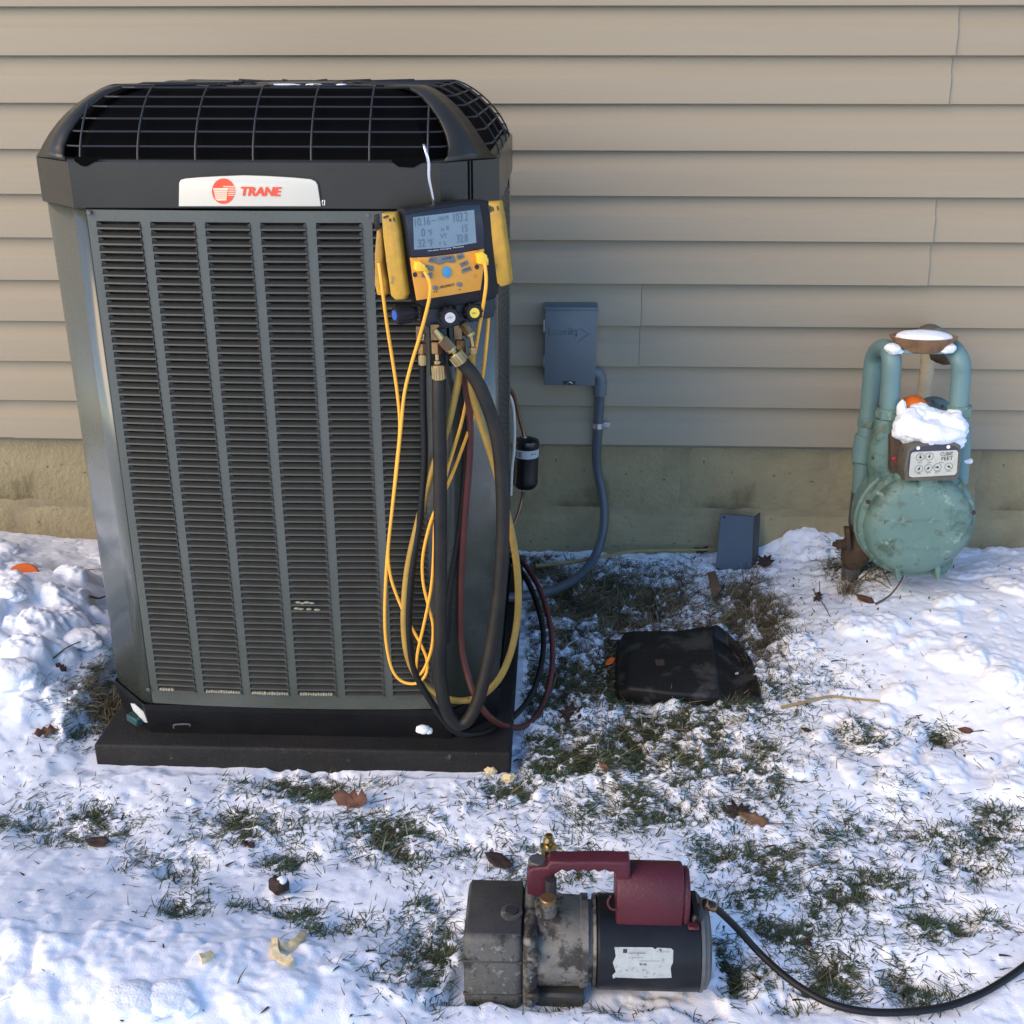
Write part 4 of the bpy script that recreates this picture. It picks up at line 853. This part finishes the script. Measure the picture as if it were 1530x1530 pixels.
MB().tube([gp(1388, 520, -.12), gp(1384, 560, -.12), gp(1377, 610, -.12), gp(1372, 640, -.12)], .0175, 16).build('cream_pipe', m_creamp, gm)
q = gp(1390, 497, -.14); MB().lathe([(.032, -.02), (.032, 0), (.026, .012), (.012, .019), (0, .020)], q, (0, 0, 1), 20).build('vent_cap', m_index, gm)
MB().blob(gp(1412, 531, -.2), (.035, .03, .022), .1, sub=2).build('regulator_elbow', m_rust, gm)
q = gp(1393, 625, -.25); MB().lathe([(0, -.03), (.035, -.028), (.052, -.015), (.052, .01), (.03, .03), (0, .03)], q, (0, 1, 0), 28).build('regulator', m_regul, gm)
for px, py in ((1393, 599), (1408, 607), (1377, 603)): MB().cyl(gp(px, py, -.28), gp(px, py, -.29), .004, 8).build('bolt', m_rust, gm)
ob_ = MB().lathe([(.0, -.028), (.020, -.026), (.032, -.016), (.034, 0), (.030, .018), (.018, .030), (0, .034)], gp(1364, 613, -.345), (.1, -.25, 1), 24).build('orange_ball', m_orange, origin=gp(1364, 613, -.345)); tag(ob_, 'bright orange ball half buried in snow on the gas meter', 'ball')
# snow resting on the meter
def snowblob(name, label, items, group=None, sub=4, amp=.13):
    b = MB(); O = Vector(items[0][0])
    for i, (c, r) in enumerate(items): b.blob(c, r, amp, 2.4, sub, seed=i+len(label))
    return tag(b.build(name, m_snowc, origin=O, smooth=60), label, 'snow', group)
snowblob('snow_heap', 'thick white snow heaped on the gas meter dial box', [(gp(1392, 645, -.41), (.072, .046, .032)), (gp(1375, 620, -.38), (.03, .03, .026)), (gp(1360, 640, -.40), (.040, .04, .042)), (gp(1418, 640, -.40), (.038, .04, .040)), (gp(1389, 632, -.385), (.05, .035, .034)), (gp(1347, 612, -.39), (.011, .012, .020)), (gp(1345, 645, -.41), (.017, .02, .018)), (gp(1430, 658, -.42), (.018, .02, .022)), (gp(1425, 622, -.38), (.02, .02, .018))], amp=.2)
snowblob('snow_heap', 'small patch of snow on the upper right of the round meter body', [(gp(1428, 737, -.375), (.032, .02, .014)), (gp(1436, 745, -.375), (.014, .016, .018))])
snowblob('snow_heap', 'little snow tuft on the left end of the meter bar', [(gp(1334, 521, -.37), (.018, .018, .013)), (gp(1342, 525, -.37), (.012, .012, .006))])
snowblob('snow_heap', 'little snow tuft on the right end of the meter bar', [(gp(1418, 520, -.37), (.015, .016, .012)), (gp(1411, 524, -.37), (.010, .012, .006))])
snowblob('snow_heap', 'small snow bit stuck low on the right meter pipe', [(gp(1444, 688, -.37), (.015, .014, .007)), (gp(1444, 672, -.375), (.004, .004, .022))])
bw = thing('bark_bowl', 'shallow brown dish filled with snow on top of the gas meter', 'dish', gp(1378, 524, -.35))
q = gp(1377, 524, -.352); O = Vector(q)
MB().lathe([(0, 0), (.046, 0), (.052, .004), (.072, .028), (.076, .033), (.070, .034), (.050, .012), (0, .010)], O, (0, 0, 1), 36, ref=(1, 0, 0), flat=.62).build('dish', m_bark, bw, smooth=50)
snowblob('snow_heap', 'flat snow filling the brown dish on top of the meter', [(O+Vector((0, 0, .030)), (.064, .040, .017))], amp=.08)

snowblob('snow_heap', 'thin crust of snow on the top edge of the air conditioner', [((-.47, -.82, 1.2555), (.028, .010, .0020)), ((-.42, -.81, 1.2555), (.014, .008, .0018)), ((-.37, -.82, 1.2555), (.009, .006, .0018))])
# ------------------------------------------------------------------ loose things by the wall
cp = thing('cover_plate', 'blue gray metal cover leaning on the block foundation', 'cover', at(1102, 855, -.09))
def lean(px, py, o=0):     # plane leaning back against the foundation
    n = Vector((.05, -.9, .30)).normalized(); return atp(px, py, Vector((.46, -.085+o, .03)), n)
P = [lean(*q) for q in ((1077, 768), (1127, 772), (1122, 880), (1066, 880))]
MB().prism(P, (0, .004, 0), bev=.001).build('front_sheet', m_coverp, cp, smooth=0)
n2 = Vector((.55, .8, .05))*.034
MB().faces([P[1], P[1]+n2, P[2]+n2, P[2]], [(0, 1, 2, 3)]).build('side_flange', m_coverp2, cp, smooth=0).modifiers.new('t', 'SOLIDIFY').thickness = .002
n3 = Vector((0, .8, -.1))*.03
for px, py in ((1082, 773), (1073, 850)): q = lean(px, py); MB().cyl(q+Vector((0, .001, 0)), q-Vector((0, .0012, .0004)), .0032, 10).build('screw_hole', m_dark, cp)
ld = thing('plastic_shield', 'black plastic shield with a curled right edge lying on the thawed grass', 'shield', atz(1030, 1000, .02))
rows = [[(924, 962, -.005), (934, 946, .014), (950, 944, .036), (1010, 944, .040), (1060, 937, .050), (1071, 933, .056), (1084, 943, .044), (1108, 968, .026), (1122, 985, .016)],
        [(921, 972, -.005), (928, 962, .022), (946, 956, .042), (1010, 956, .044), (1062, 948, .050), (1066, 952, .030), (1090, 968, .010), (1112, 984, .006), (1127, 998, .018)],
        [(920, 1000, -.005), (926, 996, .026), (940, 994, .044), (1008, 994, .045), (1067, 992, .047), (1070, 996, .020), (1092, 1004, .005), (1116, 1010, .005), (1132, 1016, .020)],
        [(919, 1022, -.005), (925, 1018, .026), (938, 1018, .042), (1006, 1024, .043), (1071, 1028, .043), (1074, 1032, .014), (1096, 1034, .006), (1118, 1036, .007), (1135, 1036, .020)],
        [(919, 1036, -.005), (926, 1030, .020), (940, 1028, .036), (1006, 1036, .038), (1070, 1040, .034), (1082, 1042, .016), (1100, 1044, .014), (1122, 1046, .016), (1137, 1044, .022)],
        [(921, 1050, -.008), (928, 1052, -.004), (942, 1053, -.004), (1006, 1060, -.004), (1070, 1063, -.004), (1084, 1063, -.004), (1102, 1063, -.004), (1124, 1062, -.004), (1138, 1060, -.002)]]
V = [atz(*q) for r_ in rows for q in r_]; nc = 9
o = MB().faces(V, [(r_*nc+c, r_*nc+c+1, (r_+1)*nc+c+1, (r_+1)*nc+c) for r_ in range(5) for c in range(8)]).build('shell', m_lid, ld, smooth=70)
s = o.modifiers.new('b', 'BEVEL'); s.width = .004; s.segments = 3; s.limit_method = 'ANGLE'; s.angle_limit = R(24); s = o.modifiers.new('t', 'SOLIDIFY'); s.thickness = .004; s.offset = 0
q = atz(986, 990, .046); MB().box(q-Vector((.010, .013, .002)), q+Vector((.010, .013, .0015)), bev=.001).build('latch_plate', m_rust, ld)
MB().prism([atz(1098, 1006, .0145), atz(1103, 1004.5, .0145), atz(1103.5, 1007, .0145), atz(1099, 1008, .0145)], (0, 0, .001)).build('sticker', m_clip, ld, smooth=0)

# ------------------------------------------------------------------ vacuum pump
vp = thing('vacuum_pump', 'dirty gray and black vacuum pump with a maroon carrying handle lying on the snow', 'vacuum pump', (.06, -1.56, 0))
ay, az, r_ = -1.56, .079, .068
XA = Vector((1, 0, 0))
def PXx(px): return at(px, 1405, ay-.06).x
def ycyl(x0, x1, prof, name, m, seg=40): return MB().lathe(prof, (x0, ay, az), (1, 0, 0), seg).build(name, m, vp, smooth=35)
x0, x1 = PXx(893), PXx(1050); L_ = x1-x0
ycyl(x0, x1, [(r_-.003, 0), (r_, .004), (r_, L_), (r_-.002, L_)], 'motor_body', m_motor)
x2 = PXx(1068); Lb = x2-x1
ycyl(x1, x2, [(r_+.0005, .001), (r_+.0005, .006), (r_-.003, .0075), (r_-.004, .013), (r_-.012, Lb), (0, Lb+.002)], 'end_bell', m_bell)
xf = PXx(880); ycyl(xf, x0, [(r_-.010, -.002), (r_-.010, .006), (r_-.002, .007), (r_-.001, x0-xf-.001)], 'flange_ring', m_alu)
xp = PXx(802)
ycyl(xp, xf, [(r_-.006, -.004), (r_-.002, .004), (r_-.004, xf-xp-.012), (r_-.001, xf-xp-.010), (r_-.001, xf-xp)], 'pump_body', m_alu)
xg0, xg1 = PXx(781), PXx(803)
b = MB().box((xg0, ay-.073, .012), (xg1, ay+.066, .142), bev=.010, seg=3); b.box((xg0+.005, ay-.078, .030), (xg1+.004, ay-.06, .046), bev=.003); b.box((xg0+.005, ay-.078, .096), (xg1+.004, ay-.06, .113), bev=.003)
b.build('flange', m_alu, vp)
for z in (.036, .104): q = Vector(((xg0+xg1)/2, ay-.078, z)); MB().cyl(q+Vector((0, .004, 0)), q-Vector((0, .003, 0)), .0045, 6).build('bolt', m_bell, vp)
xo = PXx(692)
MB().box((xo, ay-.070, .006), (xg0, ay+.062, .139), bev=.011, seg=3).build('oil_case', m_alud, vp)
MB().box((xo+.004, ay-.060, .132), (xg0-.002, ay+.055, .1405), bev=.003, seg=2).build('case_top', m_alut, vp)
b = MB()
for z in (.038, .098): b.box((xo-.001, ay-.0708, z-.0016), (xg0, ay-.066, z+.0016), bev=.0006)
b.build('case_seam', m_alut, vp)
q = Vector((PXx(763), ay-.018, .1385)); MB().lathe([(.016, 0), (.016, .006), (.010, .007), (.0095, .0055), (0, .0055)], q, (0, 0, 1), 20).build('fill_port', m_alud, vp); MB().cyl(q+Vector((0, 0, .0056)), q+Vector((0, 0, .010)), .0095, 16).build('fill_plug', m_dark, vp)
MB().box((PXx(797), ay-.060, .000), (PXx(876), ay+.06, .030), bev=.004).build('base_foot', m_alut, vp)
MB().box((PXx(797), ay-.066, -.006), (PXx(876), ay+.065, .007), bev=.002).build('foot_edge', m_maroon, vp)
# handle: post, grip, leg and capacitor cover in one maroon moulding
hb = MB(); hy0, hy1 = ay-.016, ay+.012
def hp(px, py): return at(px, py, hy0)
grip = [(788, 1337), (787, 1312), (790, 1302), (796, 1298), (817, 1296.5), (822, 1288.5), (850, 1289), (870, 1288.5), (900, 1288), (930, 1289), (940, 1289), (942, 1293), (943, 1320), (922, 1326), (922, 1309), (916, 1304)]
n_ = 5
for i in range(n_):       # finger grooves under the grip
    xa = 912-(912-832)/n_*i; xb = 912-(912-832)/n_*(i+1)
    grip += [(xa-1, 1304.5), ((xa+xb)/2, 1301)]
grip += [(829, 1308), (824, 1313), (821, 1320), (817, 1336), (803, 1342)]
hb.prism([hp(*q) for q in grip], (0, hy1-hy0, 0), bev=.004, seg=3)
hb.build('handle', m_maroon, vp, smooth=45)
xc0, xc1 = PXx(921), PXx(1024); cc_ = Vector((0, ay+.006, .152))
pro = []
for k in range(13):
    t = R(k*180/12); pro.append(Vector((0, cc_.y-.0385*math.cos(t), .168+.0455*math.sin(t))))
pro = [Vector((0, cc_.y-.0385, .138))]+pro+[Vector((0, cc_.y+.0385, .138))]
MB().prism([p+Vector((xc0, 0, 0)) for p in pro], (xc1-xc0, 0, 0), bev=.004, seg=2).build('capacitor_cover', m_maroon, vp, smooth=45)
MB().prism([Vector((xc1-.001, cc_.y+(p.y-cc_.y)*.93, .138+(p.z-.138)*.90)) for p in pro], (.010, 0, 0), bev=.003).build('cover_end', m_maroon, vp, smooth=45)
MB().box((xc1+.006, ay-.042, .138), (xc1+.022, ay-.028, .143), bev=.002).build('cover_tab', m_maroon, vp)
MB().tube([at(913, 1338, ay-.020), at(908, 1348, ay-.026), at(913, 1358, ay-.032), at(924, 1359, ay-.032)], .0018, 6).build('wire_loop', m_maroon, vp)
MB().box((xc1+.012, ay-.03, .118), (x1+.002, ay+.03, .153), bev=.004).build('switch_box', m_motor, vp)
# ports
def pz(px, y): return at(px, 1300, y).x
q = at(803, 1289, ay+.002); MB().cyl(q-Vector((0, 0, .012)), q+Vector((0, 0, .007)), .0135, 8, bev=.0015).build('gas_ballast_knob', m_bell, vp)
q = at(820, 1258, ay+.04); MB().lathe([(.010, -.075), (.010, -.02), (.0125, -.018), (.0125, -.008), (.007, -.006), (.0085, 0), (.0085, .004), (.006, .008), (.006, .012), (.0045, .012), (.0045, .006), (0, .006)], q, (0, 0, 1), 18).build('inlet_port', m_brass, vp)
q = at(823, 1330, ay-.02); MB().cyl(q-Vector((0, 0, .04)), q+Vector((0, 0, .02)), .0085, 12).build('inlet_stem', m_dark, vp)
q = at(819, 1345, ay-.058); MB().cyl(q-Vector((0, -.012, .03)), q, .0125, 16, r2=.0115).build('outlet_stem', m_alu, vp); MB().cyl(q-Vector((0, 0, .004)), q+Vector((0, 0, .005)), .0118, 20, bev=.0015).build('brass_cap', m_brassd, vp)
# worn label wrapped on the motor
def mcyl(px, py, k=.0006):
    d = ray(px, py); rr_ = r_+k; a_ = d.y**2+d.z**2; oy, oz = CAM.y-ay, CAM.z-az; b_ = oy*d.y+oz*d.z; c2 = oy*oy+oz*oz-rr_*rr_
    return CAM+d*((-b_-math.sqrt(max(0, b_*b_-a_*c2)))/a_)
lab = [(918, 1415), (975, 1415.5), (979, 1418.5), (982, 1416), (1003, 1417), (1006, 1420), (1005.5, 1438), (1002, 1446), (1003.5, 1461), (960, 1462), (922, 1460.5), (916, 1462), (915, 1457), (920, 1452), (918, 1446), (915.5, 1438), (920, 1429)]
b = MB(); bb = bmesh.new(); vs = [bb.verts.new(Vector((x, y, 0))) for x, y in lab]; bb.faces.new(vs); bmesh.ops.triangulate(bb, faces=bb.faces[:])
bmesh.ops.subdivide_edges(bb, edges=bb.edges[:], cuts=4, use_grid_fill=True)
for v in bb.verts: v.co = mcyl(v.co.x, v.co.y)
b.merge(bb); lab_o = b.build('label', m_sticker, vp, smooth=60)
def ltext(s, a, b_, h, m=m_dark): text(s, mcyl(*a, .0009), mcyl(*b_, .0009), (0, -.35, 1), m, lab_o, h=h, lift=.0006)
MB().faces([mcyl(*q, .001) for q in ((931, 1418), (937, 1418), (937, 1424), (931, 1424))], [(0, 1, 2, 3)]).build('print_block', m_dark, lab_o, smooth=0)
ltext('INDUSTRIES', (939, 1424.5), (964, 1424.7), .0038); ltext('VACUUM PUMP MOTOR', (980, 1422), (1000, 1422.5), .0020); ltext('115V  60HZ  1725 RPM', (938, 1431), (962, 1431), .0018); ltext('THERMALLY PROTECTED', (955, 1436), (985, 1436), .0018)
cordp = [(1052, 1349), (1064, 1353), (1082, 1368), (1105, 1391), (1135, 1424), (1170, 1456), (1205, 1481), (1240, 1499), (1280, 1509.5), (1325, 1513), (1375, 1510), (1420, 1502), (1465, 1485), (1500, 1465), (1530, 1444), (1580, 1405), (1660, 1350)]
hz = [.150, .146, .120, .080, .045, .036]+[.034]*11
P = [atz(px, py, z) for (px, py), z in zip(cordp, hz)]
P = [p if i < 4 else Vector((p.x, p.y, max(p.z, surf(p.x, p.y)+.004))) for i, p in enumerate(P)]
MB().tube(P, .0055, 10, 8).build('power_cord', m_cord, vp); MB().cyl(P[0], P[1].lerp(P[2], .2), .0075, 10).build('strain_relief', m_brassd, vp)

# ------------------------------------------------------------------ leaves, twigs and scraps
def leaf(name, label, px, py, size, rot, m, shape='maple', tilt=(0, 0), curl=.25, cat='leaf', stem=True, group='fallen leaves on the snow', dz=.004):
    if shape == 'maple': ol = [(0, -.5), (.18, -.42), (.5, -.45), (.36, -.2), (.62, .0), (.4, .1), (.42, .32), (.2, .22), (.1, .6), (-.06, .28), (-.3, .4), (-.28, .14), (-.58, .06), (-.34, -.14), (-.46, -.42), (-.16, -.4)]
    elif shape == 'oak': ol = [(-.04, -.5), (.12, -.36), (.28, -.2), (.14, -.08), (.3, .06), (.16, .18), (.22, .36), (.0, .55), (-.2, .38), (-.14, .2), (-.3, .08), (-.12, -.08), (-.26, -.24), (-.1, -.36)]
    else: ol = [(0, -.55), (.2, -.3), (.27, 0), (.2, .3), (.02, .55), (-.18, .32), (-.26, .02), (-.18, -.3)]
    bb = bmesh.new(); c = bb.verts.new((0, 0, 0)); inner = [bb.verts.new((x*.5, y*.5, 0)) for x, y in ol]; vs = [bb.verts.new((x, y, 0)) for x, y in ol]; n = len(ol)
    for i in range(n):
        j = (i+1) % n; bb.faces.new((c, inner[i], inner[j])); bb.faces.new((inner[i], vs[i], vs[j], inner[j]))
    for v in bb.verts:
        q = v.co.copy(); v.co.z = curl*(q.x*q.x*1.2+q.y*q.y*.6)+.16*mnoise.noise(q*3+Vector((px, py, 0)))
        v.co *= size
    p = sp(px, py, dz); M = Matrix.Translation(p) @ Matrix.Rotation(R(tilt[0]), 4, 'X') @ Matrix.Rotation(R(tilt[1]), 4, 'Y') @ Matrix.Rotation(R(rot), 4, 'Z')
    bb.transform(M); b = MB(); b.merge(bb)
    if stem: b.tube([M @ Vector((0, -.45*size, 0)), M @ Vector((.05*size, -.8*size, .1*size)), M @ Vector((.15*size, -1.15*size, .15*size))], .0011, 5)
    o = b.build(name, m, origin=p, smooth=50); s = o.modifiers.new('t', 'SOLIDIFY'); s.thickness = .0008
    return tag(o, label, cat, group)
leaf('fallen_leaf', 'large rust brown leaf curled on the snow in front of the pad', 530, 1204, .070, 78, m_leaf, 'oak', tilt=(26, -14), curl=1.3, dz=.010)
leaf('fallen_leaf', 'dark folded leaf by a grass tuft at left front', 148, 1263, .042, 90, m_leafd, 'oval', tilt=(22, 0), curl=.6, stem=False, dz=.006)
leaf('fallen_leaf', 'reddish brown crumpled leaf on the snow left of the pad', 70, 1096, .045, 120, m_leaf, 'oak', tilt=(25, 25), curl=.5)
leaf('fallen_leaf', 'dark curled leaf behind the oil case of the pump', 745, 1293, .050, 70, m_leafd, 'oval', tilt=(35, 10), curl=.7, stem=False, dz=.010)
leaf('fallen_leaf', 'tan leaf lying flat on the thin snow behind the pump', 1128, 1228, .058, 70, m_leaft, 'oak', curl=.12, tilt=(6, 4))
leaf('fallen_leaf', 'dark wine red leaf touching the tan leaf', 1100, 1214, .045, 20, m_leafd, 'maple', curl=.3, tilt=(10, 0), stem=False)
leaf('fallen_leaf', 'small rusty leaf alone on the snow at far right', 1442, 1094, .030, 80, m_leaf, 'oval', tilt=(20, 0), curl=.4)
leaf('fallen_leaf', 'dark wet leaf on the thawed grass beside the red hose', 851, 1072, .052, 80, m_leafd, 'maple', tilt=(14, 0), curl=.4, stem=False)
leaf('fallen_leaf', 'brown crumpled leaf beside the blue gray cover', 1140, 846, .045, 40, m_leafd, 'maple', tilt=(25, 0), curl=.5, stem=False, dz=.012)
leaf('fallen_leaf', 'dark red dried leaf on the snow against the foundation', 1046, 826, .036, 10, m_leafd, 'maple', tilt=(35, 0), curl=.5, stem=False, dz=.012)
leaf('fallen_leaf', 'dry brown leaf on the snow mound left of the gas valve', 1222, 895, .040, 160, m_leafd, 'oak', tilt=(25, -15), curl=.5)
leaf('fallen_leaf', 'brown leaf half under the twigs below the gas meter', 1292, 898, .045, 60, m_leaf, 'oval', tilt=(20, 0), curl=.5, stem=False)
leaf('fallen_leaf', 'tan leaf scrap on the icy grass right of the pad', 902, 1148, .032, 30, m_leaft, 'oval', curl=.2, stem=False)
leaf('fallen_leaf', 'small dark leaf bit on the snow right of the long stick', 1204, 1093, .020, 70, m_leafd, 'oval', tilt=(20, 0), curl=.4, stem=False)
leaf('fallen_leaf', 'small maroon leaf scrap on the snow below the power cord start', 1208, 1413, .018, 20, m_leafd, 'oval', curl=.3, stem=False)
leaf('fallen_leaf', 'red brown leaf scraps by the left edge of the black shield', 905, 1018, .026, 40, m_leafd, 'maple', curl=.3, stem=False)
leaf('fallen_leaf', 'brown frosted leaf among grass tufts left of the large rust brown leaf', 372, 1265, .03, 60, m_leafd, 'oak', curl=.3, stem=False)
leaf('bark_flake', 'dark bark flake on the snow by the left snow heap', 90, 985, .030, 60, m_leafd, 'oak', tilt=(40, 0), curl=.3, cat='bark', stem=False, group=None)
nut = sp(418, 1332, .014); tag(MB().blob(nut, (.017, .016, .015), .18, 6, 3).build('walnut_husk', m_leafd, origin=nut), 'dark round nut husk dusted with snow left of the pump', 'nut husk')
snowblob('snow_clump', 'dab of snow on the dark nut husk', [(nut+Vector((.006, -.002, .011)), (.009, .009, .005))], sub=3)
snowblob('snow_clump', 'white snowball lump stuck on the black pad under the hoses', [(at(632, 1090, -1.045), (.014, .010, .009)), (at(641, 1092, -1.045), (.007, .007, .006))], sub=3)
for px, py, r__, lab_ in ((14, 884, .035, 'snow chunk topping the left heap beside the orange disc'), (118, 938, .042, 'rounded snow boulder nearest the left side of the air conditioner'), (20, 1010, .055, 'big snow block at the left edge of the heap'), (1133, 1012, .010, 'small snowball at the right edge of the black shield'), (1190, 1010, .011, 'small snowball right of the black shield above the long stick'),
                            (195, 1497, .040, 'snow clod at the bottom left, left of the flat one'), (250, 1490, .038, 'flat topped snow clod at the bottom left edge'), (8, 822, .035, 'snow chunk leaning on the foundation at the far left'), (640, 1450, .018, 'snow lump beside the left end of the pump'), (1500, 1010, .04, 'snow block at the right edge of the photo')):
    q = sp(px, py, r__*.25); snowblob('snow_clump', lab_, [(q-Vector((0, 0, r__*.12)), (r__, r__*.8, r__*(.52 if r__ < .037 or py < 1100 else .34))), (q+Vector((r__*.6, -r__*.2, -r__*.3)), (r__*.6, r__*.5, r__*.36)), (q+Vector((-r__*.55, r__*.15, -r__*.28)), (r__*.55, r__*.6, r__*.34))], 'snow clumps', sub=4, amp=.18)
def scrap(name, label, cat, pts, rad, m, amp=.3, group=None, sub=3):
    b = MB(); O = sp(*pts[0])
    for i, (px, py) in enumerate(pts): b.blob(sp(px, py, rad[2]*.5), rad, amp, 4, sub, seed=i+px)
    return tag(b.build(name, m, origin=O), label, cat, group)
def peel(label, loop, w_, m):
    P = catmull([sp(px, py, .012) for px, py in loop], 5); b = MB(); n = len(P); V = []
    for i, p in enumerate(P):
        t = (P[min(i+1, n-1)]-P[max(i-1, 0)]).normalized(); s_ = Vector((-t.y, t.x, 0)); q = w_*(.75+.35*mnoise.noise(p*60))
        zz = .004*mnoise.noise(p*90); V += [p-s_*q+Vector((0, 0, -.014)), p-s_*q*.75+Vector((0, 0, -.002+zz)), p+s_*q*.6+Vector((0, 0, zz)), p+s_*q+Vector((0, 0, -.014))]
    F = [(4*i+k, 4*i+4+k, 4*i+5+k, 4*i+1+k) for i in range(n-1) for k in range(3)]+[(0, 1, 2, 3), (4*n-4, 4*n-3, 4*n-2, 4*n-1)]
    return tag(b.faces(V, F).build('orange_peel', m, origin=P[0], smooth=60), label, 'peel', 'pale peel scraps')
peel('hook shaped piece of pale orange peel on the snow left of the pump', [(412, 1410), (411, 1425), (418, 1436), (430, 1440), (437, 1438)], .010, m_foam)
peel('upper piece of pale peel curving right beside the hook shaped one', [(420, 1418), (432, 1420), (446, 1411), (455, 1398)], .010, m_foam)
peel('faint peel scrap mostly covered in snow left of the hook shaped peel', [(300, 1438), (310, 1434), (318, 1430)], .007, m_foam)
scrap('foam_crumb', 'yellow foam crumb at the front right corner of the pad', 'foam crumb', [(733, 1155)], (.012, .008, .008), m_foam, group='foam crumbs by the pad')
scrap('foam_crumb', 'round cream foam crumb in the snow just off the pad corner', 'foam crumb', [(760, 1167)], (.013, .010, .009), m_foam, group='foam crumbs by the pad')
leaf('orange_flag', 'orange plastic scrap beside the left edge of the black shield', 912, 994, .030, 130, m_orange, 'oval', tilt=(30, 0), curl=.2, cat='plastic scrap', stem=False, group=None, dz=.01)
scrap('foam_crumb', 'pinkish orange scraps on the grass below the black shield', 'foam crumb', [(1062, 1092), (1068, 1095)], (.007, .005, .003), m_foam, group='foam crumbs on the grass')
def stick(name, label, pts, r__, m, cat='stick', dz=.004, group=None):
    P = [sp(px, py, dz+(q[0] if q else 0)) for px, py, *q in pts]
    b = MB().tube(P, lambda t: r__*(1-.45*t), 7, 5); return tag(b.build(name, m, origin=P[0]), label, cat, group)
stick('stick', 'long bare tan stick lying on the snow right of the black shield', [(1167, 1060), (1200, 1052), (1240, 1043), (1275, 1043), (1313, 1046)], .0036, m_straw)
stick('stalk', 'long yellow stalk along the foot of the foundation', [(800, 860, .022), (870, 850, .028), (940, 842, .028), (1000, 837, .026), (1068, 834, .022)], .0055, m_straw, 'stalk')
stick('stalk', 'thin pale stalk in the snow by the foundation left of the air conditioner', [(78, 857), (110, 856), (155, 854)], .003, m_straw, 'stalk')
stick('twig', 'bent twig arching up out of the snow under the gas meter', [(1308, 905), (1330, 896, .01), (1346, 882, .03), (1349, 870, .05)], .0026, m_twig, 'twig', group='twigs under the gas meter')
stick('twig', 'forked dry twig spreading right of the gas valve pipe', [(1275, 880, .01), (1300, 870, .03), (1312, 868, .035), (1330, 886, .015)], .0024, m_twig, 'twig', group='twigs under the gas meter')
stick('twig', 'lower dry twig crossing below the forked one', [(1276, 876, .01), (1305, 880, .02), (1328, 888, .012)], .0022, m_twig, 'twig', group='twigs under the gas meter')
stick('twig', 'short dark twig in the snow heap at left', [(75, 965), (100, 968), (130, 960, .01)], .002, m_twig, 'twig')
stick('twig', 'thin stem poking from the dry leaf left of the gas meter', [(1215, 890, .01), (1230, 905), (1240, 924)], .0016, m_twig, 'twig')
stick('twig', 'reddish twig by the left side of the air conditioner', [(135, 905, .01), (150, 900, .012), (170, 896, .012)], .003, m_leaf, 'twig')
P = [sp(*q, .02) for q in ((1056, 868), (1068, 866), (1077, 902), (1065, 904))]
tag(MB().prism(P, (0, 0, .006), bev=.001).build('wood_chip', m_wood, origin=P[0]), 'flat brown wood chip by the dry grass above the black shield', 'wood chip')
q = sp(33, 858, -.012); od = MB().lathe([(0, .004), (.036, .004), (.040, 0), (.040, -.006), (.036, -.008), (0, -.008)], q, (.25, -.75, 1), 36).build('orange_disc', m_orange, origin=q); tag(od, 'round orange plastic disc half buried in the snow heap at far left', 'disc')
tuft = []
def tuft_at(name, label, px, py, n, hh, spread, m):
    p = sp(px, py, -.004); b = MB(); g = random.Random(px)
    for i in range(n):
        a, e = g.uniform(0, 6.28), g.uniform(.15, 1.0); h = g.uniform(.5, 1)*hh; d = Vector((math.cos(a), math.sin(a), 0)); q0 = p+d*g.uniform(0, spread)
        b.tube([q0, q0+d*h*e*.4+Vector((0, 0, h*.6)), q0+d*h*e+Vector((0, 0, h*(.9-e*.5)))], lambda t: .0011*(1-.8*t), 4, 2)
    return tag(b.build(name, m, origin=p), label, 'plant')
tuft_at('dry_tuft', 'tuft of dry straw grass at the foot of the gas valve pipe', 1266, 884, 90, .05, .028, m_dead)
tuft_at('dry_tuft', 'grass tuft at the left rear corner of the pad', 160, 1066, 120, .055, .045, m_dead)
tuft_at('dry_tuft', 'dead brown straw clump right of the black shield by the cover', 1128, 925, 150, .06, .06, m_dead)
bpy.context.view_layer.update()
